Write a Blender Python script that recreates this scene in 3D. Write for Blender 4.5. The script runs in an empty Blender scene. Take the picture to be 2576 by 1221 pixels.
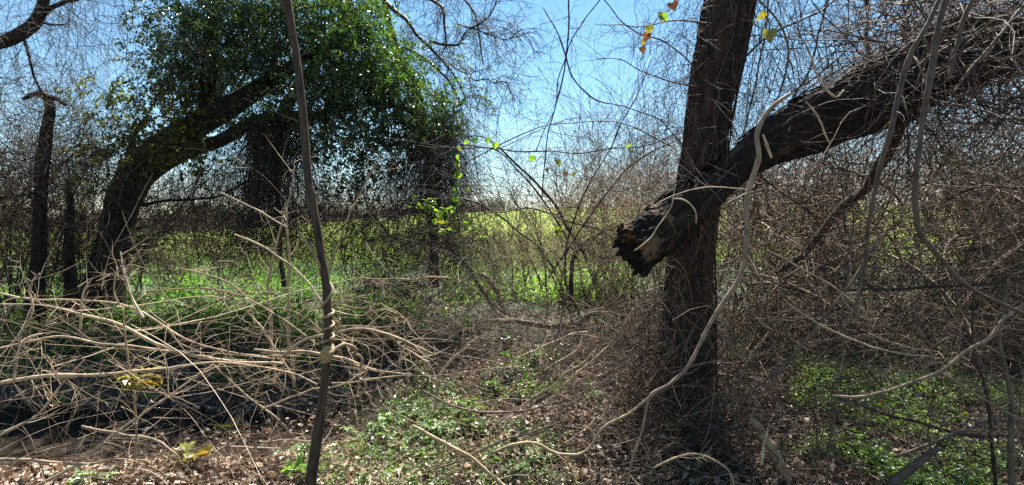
import bpy, math
import numpy as np
rng = np.random.default_rng(7)
S = bpy.context.scene
R = math.radians
# ------------------------------------------------------------------ camera, sky, sun, exposure
FW, FH, FOC = 2576.0, 1221.0, 1406.0
PITCH = math.atan((FH/2-560)/FOC)
CAMZ = 1.6
cam = bpy.data.cameras.new('camera'); camo = bpy.data.objects.new('camera', cam)
S.collection.objects.link(camo); S.camera = camo
cam.sensor_width = 36; cam.lens = 36*FOC/FW; cam.clip_start = 0.05; cam.clip_end = 3000
camo.location = (0, 0, CAMZ); camo.rotation_euler = (R(90)-PITCH, 0, 0)
SUN_EL, SUN_AZ = R(57), R(14)          # azimuth measured from +Y towards +X
w = bpy.data.worlds.new('World'); S.world = w; w.use_nodes = True
nt = w.node_tree; bg = nt.nodes['Background']
sky = nt.nodes.new('ShaderNodeTexSky'); sky.sky_type = 'NISHITA'; sky.sun_disc = False
sky.sun_elevation = SUN_EL; sky.sun_rotation = SUN_AZ
sky.air_density = 1.0; sky.dust_density = 0.0; sky.ozone_density = 2.5
hs = nt.nodes.new('ShaderNodeHueSaturation'); hs.inputs['Saturation'].default_value = 1.1; hs.inputs['Hue'].default_value = .488
nt.links.new(sky.outputs[0], hs.inputs['Color']); nt.links.new(hs.outputs[0], bg.inputs[0]); bg.inputs[1].default_value = 0.059
sl = bpy.data.lights.new('sun', 'SUN'); sl.energy = 5.0; sl.angle = R(0.5); sl.color = (1, .95, .86)
so = bpy.data.objects.new('sun', sl); S.collection.objects.link(so); so.location = (0, 0, 30)
so.rotation_euler = (-(math.pi/2-SUN_EL), 0, -SUN_AZ)
S.view_settings.view_transform = 'Standard'; S.view_settings.look = 'None'
S.view_settings.exposure = 1.7; S.view_settings.gamma = 1
S.cycles.max_bounces = 6; S.cycles.diffuse_bounces = 3; S.cycles.transmission_bounces = 4
S.cycles.use_denoising = False
COL = S.collection
# ------------------------------------------------------------------ maths helpers
def nrm(a):
    return a/np.maximum(np.linalg.norm(a, axis=-1, keepdims=True), 1e-9)
cp, sp_ = math.cos(PITCH), math.sin(PITCH)
def P(u, v, d):
    """point seen at display pixel (u,v) whose distance along +Y is d"""
    u = np.asarray(u, float); v = np.asarray(v, float); d = np.asarray(d, float)
    a = (u-FW/2)/FOC; b = -(v-FH/2)/FOC
    y = cp + b*sp_; z = -sp_ + b*cp; s = d/y
    return np.stack(np.broadcast_arrays(a*s, d, CAMZ+z*s), -1)
_tab = rng.random(4096)
def vnoise(x, y, z=0):
    x = np.asarray(x, float); y = np.asarray(y, float); z = np.asarray(z, float)+0*x
    xi, yi, zi = np.floor(x).astype(int), np.floor(y).astype(int), np.floor(z).astype(int)
    fx, fy, fz = x-xi, y-yi, z-zi
    fx, fy, fz = [f*f*(3-2*f) for f in (fx, fy, fz)]
    def h(a, b, c): return _tab[((a*73856093) ^ (b*19349663) ^ (c*83492791)) & 4095]
    r = 0
    for i in (0, 1):
        for j in (0, 1):
            for k in (0, 1):
                r = r + h(xi+i, yi+j, zi+k)*(fx if i else 1-fx)*(fy if j else 1-fy)*(fz if k else 1-fz)
    return r*2-1
def sstep(a, b, x):
    t = np.clip((x-a)/(b-a), 0, 1); return t*t*(3-2*t)
def creek_d(x, y):
    ax, ay, bx, by = -14., 5.6, -2.1, 4.75
    t = np.clip(((x-ax)*(bx-ax)+(y-ay)*(by-ay))/((bx-ax)**2+(by-ay)**2), 0, 1)
    return np.hypot(x-ax-t*(bx-ax), y-ay-t*(by-ay))
def gh(x, y):
    x = np.asarray(x, float); y = np.asarray(y, float)
    near = 1-sstep(14, 30, y)
    h = near*(0.10*vnoise(x*.6, y*.6)+0.045*vnoise(x*2.1+9, y*2.1)+0.018*vnoise(x*6, y*6+5))
    h = h - 0.36*(1-sstep(.45, 1.35, creek_d(x, y)+.15*vnoise(x*1.3, y*1.3)))
    h = h + 0.16*np.exp(-(((x-1.9)/1.2)**2+((y-5.2)/1.0)**2))
    h = h + 0.25*sstep(2.2, 4.5, x)*sstep(7, 3, y)*0
    crest = np.interp(x/np.maximum(y, 1)*80, [-90, -45, -22, 3.5, 30, 90], [-.9, -.2, 2.0, 3.7, 4.1, 4.5])
    h = h + crest*sstep(24, 88, y) - 3.0*sstep(95, 190, y)
    return h
def G(u, v, up=0.0):
    """ground point seen at display pixel"""
    u = np.asarray(u, float); v = np.asarray(v, float)
    d = CAMZ*FOC/np.maximum(v-560, 4)
    for _ in range(12):
        p = P(u, v, d); hh = gh(p[..., 0], p[..., 1])
        d = d*np.clip((CAMZ-hh)/np.maximum(CAMZ-p[..., 2], .05), .6, 1.6)
    p = P(u, v, d); p[..., 2] = gh(p[..., 0], p[..., 1])+up
    return p
def spline(pts, n):
    """centripetal-ish catmull rom resample, uniform by arc length; works on any number of columns"""
    p = np.asarray(pts, float)
    if len(p) == 2: return p[0]+(p[1]-p[0])*np.linspace(0, 1, n)[:, None]
    q = np.vstack([2*p[0]-p[1], p, 2*p[-1]-p[-2]]); out = []
    for i in range(1, len(q)-2):
        t = np.linspace(0, 1, 12, endpoint=False)[:, None]
        a, b, c, d = q[i-1], q[i], q[i+1], q[i+2]
        out.append(.5*((2*b)+(c-a)*t+(2*a-5*b+4*c-d)*t**2+(-a+3*b-3*c+d)*t**3))
    out = np.vstack(out+[p[-1:]])
    s = np.r_[0, np.cumsum(np.linalg.norm(np.diff(out[:, :3], axis=0), axis=1))]
    t = np.linspace(0, s[-1], n)
    return np.stack([np.interp(t, s, out[:, k]) for k in range(out.shape[1])], 1)
# ------------------------------------------------------------------ mesh collector
class Geo:
    def __init__(s): s.v = []; s.f4 = []; s.f3 = []; s.n = 0; s.at = []; s.sm = True
    def add(s, v, f4=None, f3=None, at=None):
        v = np.asarray(v, float).reshape(-1, 3); s.v.append(v)
        if f4 is not None and len(f4): s.f4.append(np.asarray(f4)+s.n)
        if f3 is not None and len(f3): s.f3.append(np.asarray(f3)+s.n)
        s.at.append(np.zeros_like(v) if at is None else at); s.n += len(v)
    def tubes(s, Pa, Ra, sides=3, cap=False, bump=None):
        """Pa (N,K,3) Ra (N,K)"""
        Pa = np.asarray(Pa, float)
        if Pa.ndim == 2: Pa = Pa[None]; Ra = np.asarray(Ra, float)[None]
        N, K, _ = Pa.shape
        if N == 0: return
        T = nrm(np.gradient(Pa, axis=1))
        ref = nrm(rng.normal(size=(N, 3)))
        nv = nrm(np.cross(T[:, 0], ref)); fr = [nv]
        for k in range(1, K):
            nv = nrm(nv-(nv*T[:, k]).sum(1, keepdims=True)*T[:, k]); fr.append(nv)
        Nn = np.stack(fr, 1); B = np.cross(T, Nn)
        a = np.arange(sides)*2*math.pi/sides
        ca, sa = np.cos(a), np.sin(a)
        rr = np.asarray(Ra)[:, :, None]*np.ones(sides)
        L = np.concatenate([np.zeros((N, 1)), np.cumsum(np.linalg.norm(np.diff(Pa, axis=1), axis=2), 1)], 1)
        if bump is not None: rr = rr*bump(a[None, None, :]+0*rr, L[:, :, None]+0*rr, rr)
        V = Pa[:, :, None]+rr[..., None]*(ca[:, None]*Nn[:, :, None]+sa[:, None]*B[:, :, None])
        at = np.stack([ca*rr, sa*rr, L[:, :, None]+0*rr], -1)
        at = at + rng.random((N, 1, 1, 3))*10
        idx = np.arange(N*K*sides).reshape(N, K, sides)
        nx = np.roll(idx, -1, 2)
        f = np.stack([idx[:, :-1], nx[:, :-1], nx[:, 1:], idx[:, 1:]], -1).reshape(-1, 4)
        base = s.n
        s.add(V.reshape(-1, 3), f, at=at.reshape(-1, 3))
        if cap:
            for e in (0, K-1):
                for i in range(N):
                    c = Pa[i, e]+(T[i, e]*(1 if e else -1))*Ra[i][e]*.25
                    s.add([c], at=at.reshape(N, K, sides, 3)[i, e].mean(0)[None])
                    ring = base+idx[i, e]; ci = s.n-1
                    tr = [(ring[j], ring[(j+1) % sides], ci) if e else (ring[(j+1) % sides], ring[j], ci) for j in range(sides)]
                    s.f3.append(np.array(tr))
    def leaves(s, pos, axis, nor, size, wid=.5, kind='oval', curl=.12):
        pos = np.asarray(pos, float); N = len(pos)
        if N == 0: return
        axis = nrm(axis); side = nrm(np.cross(nor, axis)); up = np.cross(axis, side)
        size = np.broadcast_to(size, (N,)); wid = np.broadcast_to(wid, (N,)); curl = np.broadcast_to(curl, (N,))
        if kind == 'oval':
            t = np.array([(0, 0, 0), (.28, .5, 1), (.68, .42, .8), (1, 0, -.6), (.68, -.42, .8), (.28, -.5, 1)])
            f = [(0, 1, 2, 3), (0, 3, 4, 5)]
        elif kind == 'heart':
            t = np.array([(.08, 0, 0), (-.08, .3, .6), (.12, .55, 1), (.5, .5, .9), (1, 0, -1), (.5, -.5, .9), (.12, -.55, 1), (-.08, -.3, .6), (.5, 0, -.1)])
            f = [(0, 1, 2, 8), (8, 2, 3, 4), (8, 4, 5, 6), (0, 8, 6, 7)]
        elif kind == 'ribbed':
            t = np.array([(0, 0, 0), (.2, .36, .7), (.5, .5, 1), (.8, .3, .5), (1, 0, -1.6), (.8, -.3, .5), (.5, -.5, 1), (.2, -.36, .7), (.25, 0, .2), (.6, 0, .1)])
            f = [(0, 1, 2, 8), (8, 2, 3, 9), (0, 8, 6, 7), (8, 9, 5, 6)]
        elif kind == 'blade':
            t = np.array([(0, .5, 0), (0, -.5, 0), (.55, -.35, .3), (.55, .35, .3), (1, 0, -1)])
            f = [(0, 1, 2, 3)]
        t = t.astype(float)
        V = pos[:, None]+size[:, None, None]*(t[None, :, :1]*axis[:, None]+t[None, :, 1:2]*wid[:, None, None]*side[:, None]+t[None, :, 2:3]*curl[:, None, None]*up[:, None])
        m = len(t); off = (np.arange(N)*m)[:, None, None]
        F4 = (off+np.array(f)[None]).reshape(-1, 4)
        F3 = None
        if kind == 'ribbed': F3 = (off+np.array([(9, 3, 4), (9, 4, 5)])[None]).reshape(-1, 3)
        if kind == 'blade': F3 = (off+np.array([(3, 2, 4)])[None]).reshape(-1, 3)
        at = np.broadcast_to(t[None], (N, m, 3)).reshape(-1, 3)
        s.add(V.reshape(-1, 3), F4, F3, at=at)
    def mesh(s, name, mat, origin, smooth=True):
        v = np.vstack(s.v)-np.asarray(origin)
        f4 = np.vstack(s.f4) if s.f4 else np.zeros((0, 4), int); f3 = np.vstack(s.f3) if s.f3 else np.zeros((0, 3), int)
        me = bpy.data.meshes.new(name)
        me.vertices.add(len(v)); me.vertices.foreach_set('co', v.astype(np.float32).ravel())
        li = np.concatenate([f4.ravel(), f3.ravel()]).astype(np.int32)
        me.loops.add(len(li)); me.loops.foreach_set('vertex_index', li)
        st = np.concatenate([np.arange(len(f4))*4, len(f4)*4+np.arange(len(f3))*3]).astype(np.int32)
        me.polygons.add(len(st)); me.polygons.foreach_set('loop_start', st)
        me.update(calc_edges=True)
        me.polygons.foreach_set('use_smooth', np.full(len(st), smooth))
        a = me.attributes.new('bark', 'FLOAT_VECTOR', 'POINT'); a.data.foreach_set('vector', np.vstack(s.at).astype(np.float32).ravel())
        me.materials.append(mat); me.update(); return me
def tag(o, label=None, cat=None, group=None, kind=None):
    if label: o['label'] = label
    if cat: o['category'] = cat
    if group: o['group'] = group
    if kind: o['kind'] = kind
    return o
def thing(name, loc, label, cat, group=None, kind=None):
    o = bpy.data.objects.new(name, None); COL.objects.link(o); o.location = tuple(float(c) for c in loc)
    o.empty_display_size = .1
    return tag(o, label, cat, group, kind)
def part(name, geo, mat, parent, label=None, smooth=True):
    o = bpy.data.objects.new(name, geo.mesh(name, mat, tuple(parent.location), smooth)); COL.objects.link(o)
    o.parent = parent
    if label: o['label'] = label
    return o
def solo(name, geo, mat, label=None, cat=None, group=None, kind=None, smooth=True):
    v = np.vstack(geo.v); org = np.array([v[:, 0].mean(), v[:, 1].mean(), v[:, 2].min()])
    o = bpy.data.objects.new(name, geo.mesh(name, mat, org, smooth)); COL.objects.link(o); o.location = tuple(float(c) for c in org)
    return tag(o, label, cat, group, kind)
# ------------------------------------------------------------------ growth helpers
def walk(st, dr, L, K=8, wig=.35, grav=0., ar=.6, aim=None):
    st = np.asarray(st, float); N = len(st); d = nrm(np.asarray(dr, float)); p = st.copy(); out = [p.copy()]
    step = (np.broadcast_to(L, (N,))/(K-1))[:, None]; nz = rng.normal(size=(N, 3))*wig
    grav = np.broadcast_to(grav, (N,))
    for k in range(K-1):
        nz = ar*nz+(1-ar)*rng.normal(size=(N, 3))*wig*1.6
        d = d+nz*.5; d[:, 2] += grav*.3
        d = nrm(d); p = p+d*step; out.append(p.copy())
    return np.stack(out, 1)
def clampg(Pa, m=.01):
    g = gh(Pa[..., 0], Pa[..., 1])+m; Pa[..., 2] = np.maximum(Pa[..., 2], g); return Pa
def taper(r, K, e=.35):
    r = np.asarray(r, float).reshape(-1, 1); return r*(1-(1-e)*np.linspace(0, 1, K)[None]**1.2)
def sprout(Pa, Ra, m, lo=.25, hi=1., spread=.9, lenf=(.25, .5), rf=.6, Lmax=9, up=0., L0=None):
    """m children for each path -> start, dir, length, radius"""
    Pa = np.asarray(Pa, float); N, K, _ = Pa.shape
    t = rng.uniform(lo, hi, (N, m))*(K-1); k = np.minimum(t.astype(int), K-2); f = (t-k)[..., None]
    i = np.arange(N)[:, None]
    st = Pa[i, k]*(1-f)+Pa[i, k+1]*f
    T = nrm(Pa[i, k+1]-Pa[i, k])
    r = np.asarray(Ra)[i, k]*rf
    q = nrm(rng.normal(size=T.shape)); q = nrm(q-(q*T).sum(-1, keepdims=True)*T)
    an = spread*rng.uniform(.6, 1.25, (N, m, 1))
    d = nrm(T*np.cos(an)+q*np.sin(an)+np.array([0, 0, up]))
    tot = np.linalg.norm(np.diff(Pa, axis=1), axis=2).sum(1)[:, None]
    if L0 is not None: tot = np.full_like(tot, L0)
    L = np.minimum(tot*rng.uniform(*lenf, (N, m)), Lmax)
    return st.reshape(-1, 3), d.reshape(-1, 3), L.ravel(), r.ravel()
def dpx(w, d): return w*d/FOC/2           # display pixels at distance d -> radius in metres
def dpath(pts, n=24, jit=0.):
    """pts rows (u,v,width_px,d) -> path, radius"""
    a = np.asarray(pts, float); q = P(a[:, 0], a[:, 1], a[:, 3])
    s = spline(np.column_stack([q, dpx(a[:, 2], a[:, 3])]), n)
    p = s[:, :3]
    if jit: p = p+jit*min(1, np.linalg.norm(np.diff(p, axis=0), axis=1).sum()/1.5)*np.stack([vnoise(np.linspace(0, 7, n), c*3.3+s[0, 0]*7, 2) for c in range(3)], 1)*np.linspace(0, 1, n)[:, None]**.3
    return p, s[:, 3]
def knots(a, L, r):          # twig with small nodes
    return 1+.18*vnoise(L*9, a*0+r*50)+.12*vnoise(L*30, a*1.2)+.32*np.exp(-((L*7+.6*vnoise(L*2, a*0)) % 1-.5)**2/.003)
def barkb(a, L, r):
    c, s = np.cos(a)*r, np.sin(a)*r
    b = .05*vnoise(c*5, s*5, L*3)+.06*vnoise(c*14, s*14, L*3.5)+.05*np.abs(vnoise(c*36, s*36, L*6))+.02*vnoise(c*80, s*80, L*30)
    return 1+b*1.1
# ------------------------------------------------------------------ materials
def mat(name):
    m = bpy.data.materials.new(name); m.use_nodes = True; t = m.node_tree; t.nodes.clear()
    o = t.nodes.new('ShaderNodeOutputMaterial'); return m, t, o
def N_(t, typ, **k):
    n = t.nodes.new(typ)
    for a, b in k.items():
        if a.startswith('i_'):
            key = a[2:]; key = int(key) if key.isdigit() else key.replace('_', ' ')
            n.inputs[key].default_value = b
        else: setattr(n, a, b)
    return n
def ramp(t, stops, fac):
    r = t.nodes.new('ShaderNodeValToRGB'); e = r.color_ramp.elements
    while len(e) < len(stops): e.new(.5)
    for x, (p, c) in zip(e, stops): x.position = p; x.color = (*c, 1)
    t.links.new(fac, r.inputs[0]); return r.outputs[0]
def mixc(t, f, a, b, mode='MIX'):
    n = t.nodes.new('ShaderNodeMix'); n.data_type = 'RGBA'; n.blend_type = mode
    for s, v in ((0, f), (6, a), (7, b)):
        if hasattr(v, 'links'): t.links.new(v, n.inputs[s])
        else: n.inputs[s].default_value = v if s == 0 else (*v, 1)
    return n.outputs[2]
def twigmat(name, stops, rough=.7, moss=0.):
    m, t, o = mat(name); b = N_(t, 'ShaderNodeBsdfPrincipled'); b.inputs['Roughness'].default_value = rough
    b.inputs['Specular IOR Level'].default_value = .3
    g = N_(t, 'ShaderNodeNewGeometry'); c = ramp(t, stops, g.outputs['Random Per Island'])
    at = N_(t, 'ShaderNodeAttribute', attribute_name='bark')
    n = N_(t, 'ShaderNodeTexNoise'); n.inputs['Scale'].default_value = 22; n.inputs['Detail'].default_value = 4
    t.links.new(at.outputs['Vector'], n.inputs['Vector'])
    d = ramp(t, [(.3, (.55, .52, .5)), (.62, (1.25, 1.2, 1.1))], n.outputs['Fac'])
    c = mixc(t, 1., c, d, 'MULTIPLY'); t.links.new(c, b.inputs['Base Color'])
    bm = N_(t, 'ShaderNodeBump'); bm.inputs['Strength'].default_value = .5; bm.inputs['Distance'].default_value = .003
    t.links.new(n.outputs['Fac'], bm.inputs['Height']); t.links.new(bm.outputs[0], b.inputs['Normal'])
    t.links.new(b.outputs[0], o.inputs[0]); return m
def barkmat(name, dark, mid, light, scale=14, stretch=.18, dist=.03, red=None):
    m, t, o = mat(name); b = N_(t, 'ShaderNodeBsdfPrincipled'); b.inputs['Roughness'].default_value = .85
    b.inputs['Specular IOR Level'].default_value = .25
    at = N_(t, 'ShaderNodeAttribute', attribute_name='bark')
    mp = N_(t, 'ShaderNodeMapping'); mp.inputs['Scale'].default_value = (1, 1, stretch)
    t.links.new(at.outputs['Vector'], mp.inputs['Vector'])
    n = N_(t, 'ShaderNodeTexNoise'); n.inputs['Scale'].default_value = scale*1.6; n.inputs['Detail'].default_value = 7; n.inputs['Roughness'].default_value = .65
    n.inputs['Distortion'].default_value = .6
    t.links.new(mp.outputs[0], n.inputs['Vector'])
    v = N_(t, 'ShaderNodeTexVoronoi', feature='DISTANCE_TO_EDGE'); v.inputs['Scale'].default_value = scale*1.5
    t.links.new(mp.outputs[0], v.inputs['Vector'])
    n2 = N_(t, 'ShaderNodeTexNoise'); n2.inputs['Scale'].default_value = 5; n2.inputs['Detail'].default_value = 5
    t.links.new(at.outputs['Vector'], n2.inputs['Vector'])
    c = ramp(t, [(.32, dark), (.5, mid), (.72, light)], n.outputs['Fac'])
    if red: c = mixc(t, ramp(t, [(.56, (0, 0, 0)), (.61, (1, 1, 1))], n2.outputs['Fac']), c, red)
    t.links.new(c, b.inputs['Base Color'])
    mm = N_(t, 'ShaderNodeMath', operation='MULTIPLY_ADD'); mm.inputs[1].default_value = .8
    t.links.new(v.outputs['Distance'], mm.inputs[0]); t.links.new(n.outputs['Fac'], mm.inputs[2])
    bm = N_(t, 'ShaderNodeBump'); bm.inputs['Strength'].default_value = 1; bm.inputs['Distance'].default_value = dist
    t.links.new(mm.outputs[0], bm.inputs['Height']); t.links.new(bm.outputs[0], b.inputs['Normal'])
    t.links.new(b.outputs[0], o.inputs[0]); return m
def leafmat(name, stops, tr=.4, gloss=.4, trmul=(1.6, 1.9, .5), spec=.5):
    m, t, o = mat(name); b = N_(t, 'ShaderNodeBsdfPrincipled'); b.inputs['Roughness'].default_value = gloss
    b.inputs['Specular IOR Level'].default_value = spec
    g = N_(t, 'ShaderNodeNewGeometry'); c = ramp(t, stops, g.outputs['Random Per Island'])
    tc = N_(t, 'ShaderNodeTexCoord'); n = N_(t, 'ShaderNodeTexNoise'); n.inputs['Scale'].default_value = 60
    t.links.new(tc.outputs['Object'], n.inputs['Vector'])
    c = mixc(t, 1., c, ramp(t, [(.3, (.7, .7, .7)), (.7, (1.25, 1.25, 1.2))], n.outputs['Fac']), 'MULTIPLY')
    t.links.new(c, b.inputs['Base Color'])
    tl = N_(t, 'ShaderNodeBsdfTranslucent'); t.links.new(mixc(t, 1., c, trmul, 'MULTIPLY'), tl.inputs['Color'])
    mx = N_(t, 'ShaderNodeMixShader'); mx.inputs[0].default_value = tr
    t.links.new(b.outputs[0], mx.inputs[1]); t.links.new(tl.outputs[0], mx.inputs[2]); t.links.new(mx.outputs[0], o.inputs[0]); return m
M = {}
M['twig'] = twigmat('grey brown twig', [(0, (.03, .021, .016)), (.5, (.09, .064, .047)), (1, (.26, .20, .15))])
M['dark'] = twigmat('dark vine', [(0, (.014, .010, .008)), (.6, (.045, .031, .024)), (1, (.12, .088, .066))])
M['liana'] = twigmat('brown liana', [(0, (.06, .044, .033)), (1, (.11, .082, .062))])
M['pale'] = twigmat('bleached twig', [(0, (.10, .068, .045)), (.35, (.30, .215, .14)), (.75, (.5, .40, .29)), (1, (.66, .58, .48))])
M['bramble'] = twigmat('warm brown bramble', [(0, (.028, .015, .012)), (.5, (.085, .052, .038)), (.85, (.19, .125, .092)), (1, (.36, .28, .21))])
M['mixed'] = twigmat('mixed dead twig', [(0, (.02, .013, .009)), (.5, (.085, .058, .04)), (.85, (.25, .18, .12)), (1, (.45, .36, .26))])
M['tan'] = twigmat('tan branch', [(0, (.26, .19, .12)), (1, (.36, .27, .18))], .6)
M['weed'] = twigmat('dry weed', [(0, (.22, .15, .09)), (.5, (.36, .27, .17)), (1, (.46, .38, .25))])
M['gray'] = twigmat('grey liana', [(0, (.17, .125, .09)), (1, (.26, .195, .14))])
M['bark'] = barkmat('furrowed bark', (.01, .0075, .006), (.03, .022, .017), (.08, .06, .046), 16)
M['bark2'] = barkmat('vine clad bark', (.018, .011, .008), (.07, .043, .031), (.17, .11, .078), 22, .12, .04, (.11, .052, .03))  # lighter mid tone and reddish patches put sunlit spots into the bark colour
M['log'] = barkmat('weathered log', (.005, .004, .0035), (.02, .0145, .011), (.075, .055, .042), 13, .14, .06)
M['char'] = barkmat('charred wood', (.003, .003, .003), (.014, .011, .009), (.06, .042, .03), 18, .6, .04, (.19, .115, .06))
M['pole'] = barkmat('sapling bark', (.025, .017, .012), (.06, .04, .026), (.12, .083, .052), 60, .15, .002)
M['knot'] = barkmat('yellow knot', (.18, .12, .06), (.32, .23, .11), (.45, .34, .18), 60, 1, .003)
M['privet'] = leafmat('evergreen leaf', [(0, (.014, .032, .017)), (.45, (.027, .055, .024)), (.82, (.055, .092, .032)), (1, (.17, .17, .05))], .24, .25, (1.6, 2.0, .6), .7)
M['privet2'] = leafmat('lighter evergreen leaf', [(0, (.022, .05, .02)), (.5, (.05, .10, .035)), (.85, (.09, .14, .04)), (1, (.2, .2, .05))], .36, .3, (1.7, 2.1, .55), .6)  # crown's sunlight is put into this lighter leaf colour; plain green on plants
M['olive'] = leafmat('olive leaf', [(0, (.07, .085, .02)), (.6, (.16, .16, .035)), (1, (.26, .2, .05))], .45, .45)
M['green'] = leafmat('fresh herb leaf', [(0, (.06, .13, .03)), (.6, (.14, .25, .05)), (1, (.28, .38, .09))], .4, .5, (1.6, 2.2, .5))
M['lime'] = leafmat('lime leaf', [(0, (.11, .2, .035)), (1, (.25, .35, .06))], .45, .4, (1.5, 1.8, .45))
M['yellow'] = leafmat('yellowing leaf', [(0, (.15, .19, .035)), (.7, (.27, .22, .045)), (1, (.28, .12, .035))], .4, .4, (1.4, 1.4, .5))
M['silver'] = leafmat('pale green leaf', [(0, (.12, .19, .08)), (.5, (.2, .28, .13)), (1, (.3, .37, .19))], .3, .35, (1.4, 1.9, .6))
M['litter'] = leafmat('dead leaf', [(0, (.05, .032, .022)), (.4, (.14, .09, .06)), (.74, (.36, .25, .18)), (1, (.62, .50, .40))], .15, .55, (1.2, .9, .6), .4)
M['rust'] = leafmat('rust leaf', [(0, (.12, .055, .03)), (1, (.2, .10, .045))], .4, .6, (1.4, .9, .5))
def ground_mat():
    m, t, o = mat('woodland floor'); b = N_(t, 'ShaderNodeBsdfPrincipled'); b.inputs['Roughness'].default_value = .8
    tc = N_(t, 'ShaderNodeTexCoord')
    a = N_(t, 'ShaderNodeTexNoise'); a.inputs['Scale'].default_value = 28; a.inputs['Detail'].default_value = 8; a.inputs['Roughness'].default_value = .7
    c = N_(t, 'ShaderNodeTexNoise'); c.inputs['Scale'].default_value = .9; c.inputs['Detail'].default_value = 5
    for n in (a, c): t.links.new(tc.outputs['Object'], n.inputs['Vector'])
    col = ramp(t, [(.32, (.012, .008, .006)), (.5, (.045, .03, .021)), (.7, (.13, .09, .062))], a.outputs['Fac'])
    grs = ramp(t, [(.3, (.02, .035, .012)), (.7, (.08, .13, .03))], a.outputs['Fac'])
    sx = N_(t, 'ShaderNodeSeparateXYZ'); t.links.new(tc.outputs['Object'], sx.inputs[0])
    ad = N_(t, 'ShaderNodeMath', operation='MULTIPLY_ADD'); ad.inputs[1].default_value = 5; t.links.new(c.outputs['Fac'], ad.inputs[0]); t.links.new(sx.outputs['Y'], ad.inputs[2])
    mr = N_(t, 'ShaderNodeMapRange'); mr.inputs['From Min'].default_value = 9.5; mr.inputs['From Max'].default_value = 13
    t.links.new(ad.outputs[0], mr.inputs['Value'])
    t.links.new(mixc(t, mr.outputs[0], col, grs), b.inputs['Base Color'])
    bm = N_(t, 'ShaderNodeBump'); bm.inputs['Strength'].default_value = 1; bm.inputs['Distance'].default_value = .03
    t.links.new(a.outputs['Fac'], bm.inputs['Height']); t.links.new(bm.outputs[0], b.inputs['Normal'])
    t.links.new(b.outputs[0], o.inputs[0]); return m
def field_mat():
    m, t, o = mat('field grass'); b = N_(t, 'ShaderNodeBsdfPrincipled'); b.inputs['Roughness'].default_value = .8
    b.inputs['Specular IOR Level'].default_value = .1
    tc = N_(t, 'ShaderNodeTexCoord')
    a = N_(t, 'ShaderNodeTexNoise'); a.inputs['Scale'].default_value = 3; a.inputs['Detail'].default_value = 8
    mp = N_(t, 'ShaderNodeMapping'); mp.inputs['Scale'].default_value = (.12, .03, 1); t.links.new(tc.outputs['Object'], mp.inputs[0])
    c = N_(t, 'ShaderNodeTexNoise'); c.inputs['Scale'].default_value = 1.5; c.inputs['Detail'].default_value = 4
    t.links.new(tc.outputs['Object'], a.inputs['Vector']); t.links.new(mp.outputs[0], c.inputs['Vector'])
    col = ramp(t, [(.3, (.14, .22, .022)), (.7, (.27, .38, .05))], a.outputs['Fac'])
    col = mixc(t, ramp(t, [(.42, (0, 0, 0)), (.62, (.8, .8, .8))], c.outputs['Fac']), col, (.3, .34, .06))
    t.links.new(col, b.inputs['Base Color']); t.links.new(b.outputs[0], o.inputs[0])
    return m
def mud_mat():
    m, t, o = mat('wet mud'); b = N_(t, 'ShaderNodeBsdfPrincipled'); b.inputs['Specular IOR Level'].default_value = .06
    tc = N_(t, 'ShaderNodeTexCoord')
    a = N_(t, 'ShaderNodeTexNoise'); a.inputs['Scale'].default_value = 9; a.inputs['Detail'].default_value = 8; a.inputs['Roughness'].default_value = .7
    t.links.new(tc.outputs['Object'], a.inputs['Vector'])
    t.links.new(ramp(t, [(.35, (.005, .004, .003)), (.65, (.035, .024, .016))], a.outputs['Fac']), b.inputs['Base Color'])
    t.links.new(ramp(t, [(.4, (.25, .25, .25)), (.6, (.7, .7, .7))], a.outputs['Fac']), b.inputs['Roughness'])
    bm = N_(t, 'ShaderNodeBump'); bm.inputs['Strength'].default_value = .8; bm.inputs['Distance'].default_value = .02
    t.links.new(a.outputs['Fac'], bm.inputs['Height']); t.links.new(bm.outputs[0], b.inputs['Normal'])
    t.links.new(b.outputs[0], o.inputs[0]); return m
# ------------------------------------------------------------------ SETTING: ground, field, creek
def sheet(name, ys, xs_of, m):
    """rows at y; xs_of(y) -> x positions (same count each row)"""
    g = Geo(); rows = []
    for y in ys: xs = xs_of(y); rows.append(np.column_stack([xs, np.full_like(xs, y), gh(xs, np.full_like(xs, y))]))
    A = np.array(rows); n, k, _ = A.shape; idx = np.arange(n*k).reshape(n, k)
    g.add(A.reshape(-1, 3), np.stack([idx[:-1, :-1], idx[:-1, 1:], idx[1:, 1:], idx[1:, :-1]], -1).reshape(-1, 4))
    o = bpy.data.objects.new(name, g.mesh(name, m, (0, 0, 0))); COL.objects.link(o); return tag(o, kind='structure')
fan = lambda y: np.linspace(-1, 1, 301)*(6+max(y, 0)*1.5)
ys = np.concatenate([np.linspace(-8, 1, 30, endpoint=False), np.linspace(1, 9, 200, endpoint=False), np.linspace(9, 22, 120)])
sheet('ground', ys, fan, ground_mat())
sheet('field', np.concatenate([np.linspace(22, 100, 90, endpoint=False), np.geomspace(100, 1500, 30)]), fan, field_mat())
g = Geo()
NX, NY = 420, 80; v = []
for x in np.linspace(-16, -.9, NX):
    t_ = min(1, (x+14)/11.9); yc = 5.6-.85*max(0, t_)
    for yy in np.linspace(yc-1.2, yc+1.25, NY): v.append((x, yy, 0))
v = np.array(v); v[:, 2] = -.285+.035*vnoise(v[:, 0]*2, v[:, 1]*2)+.03*vnoise(v[:, 0]*7, v[:, 1]*7)+.02*np.abs(vnoise(v[:, 0]*19, v[:, 1]*19))
idx = np.arange(NX*NY).reshape(NX, NY)
g.add(v, np.stack([idx[:-1, :-1], idx[1:, :-1], idx[1:, 1:], idx[:-1, 1:]], -1).reshape(-1, 4))
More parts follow.
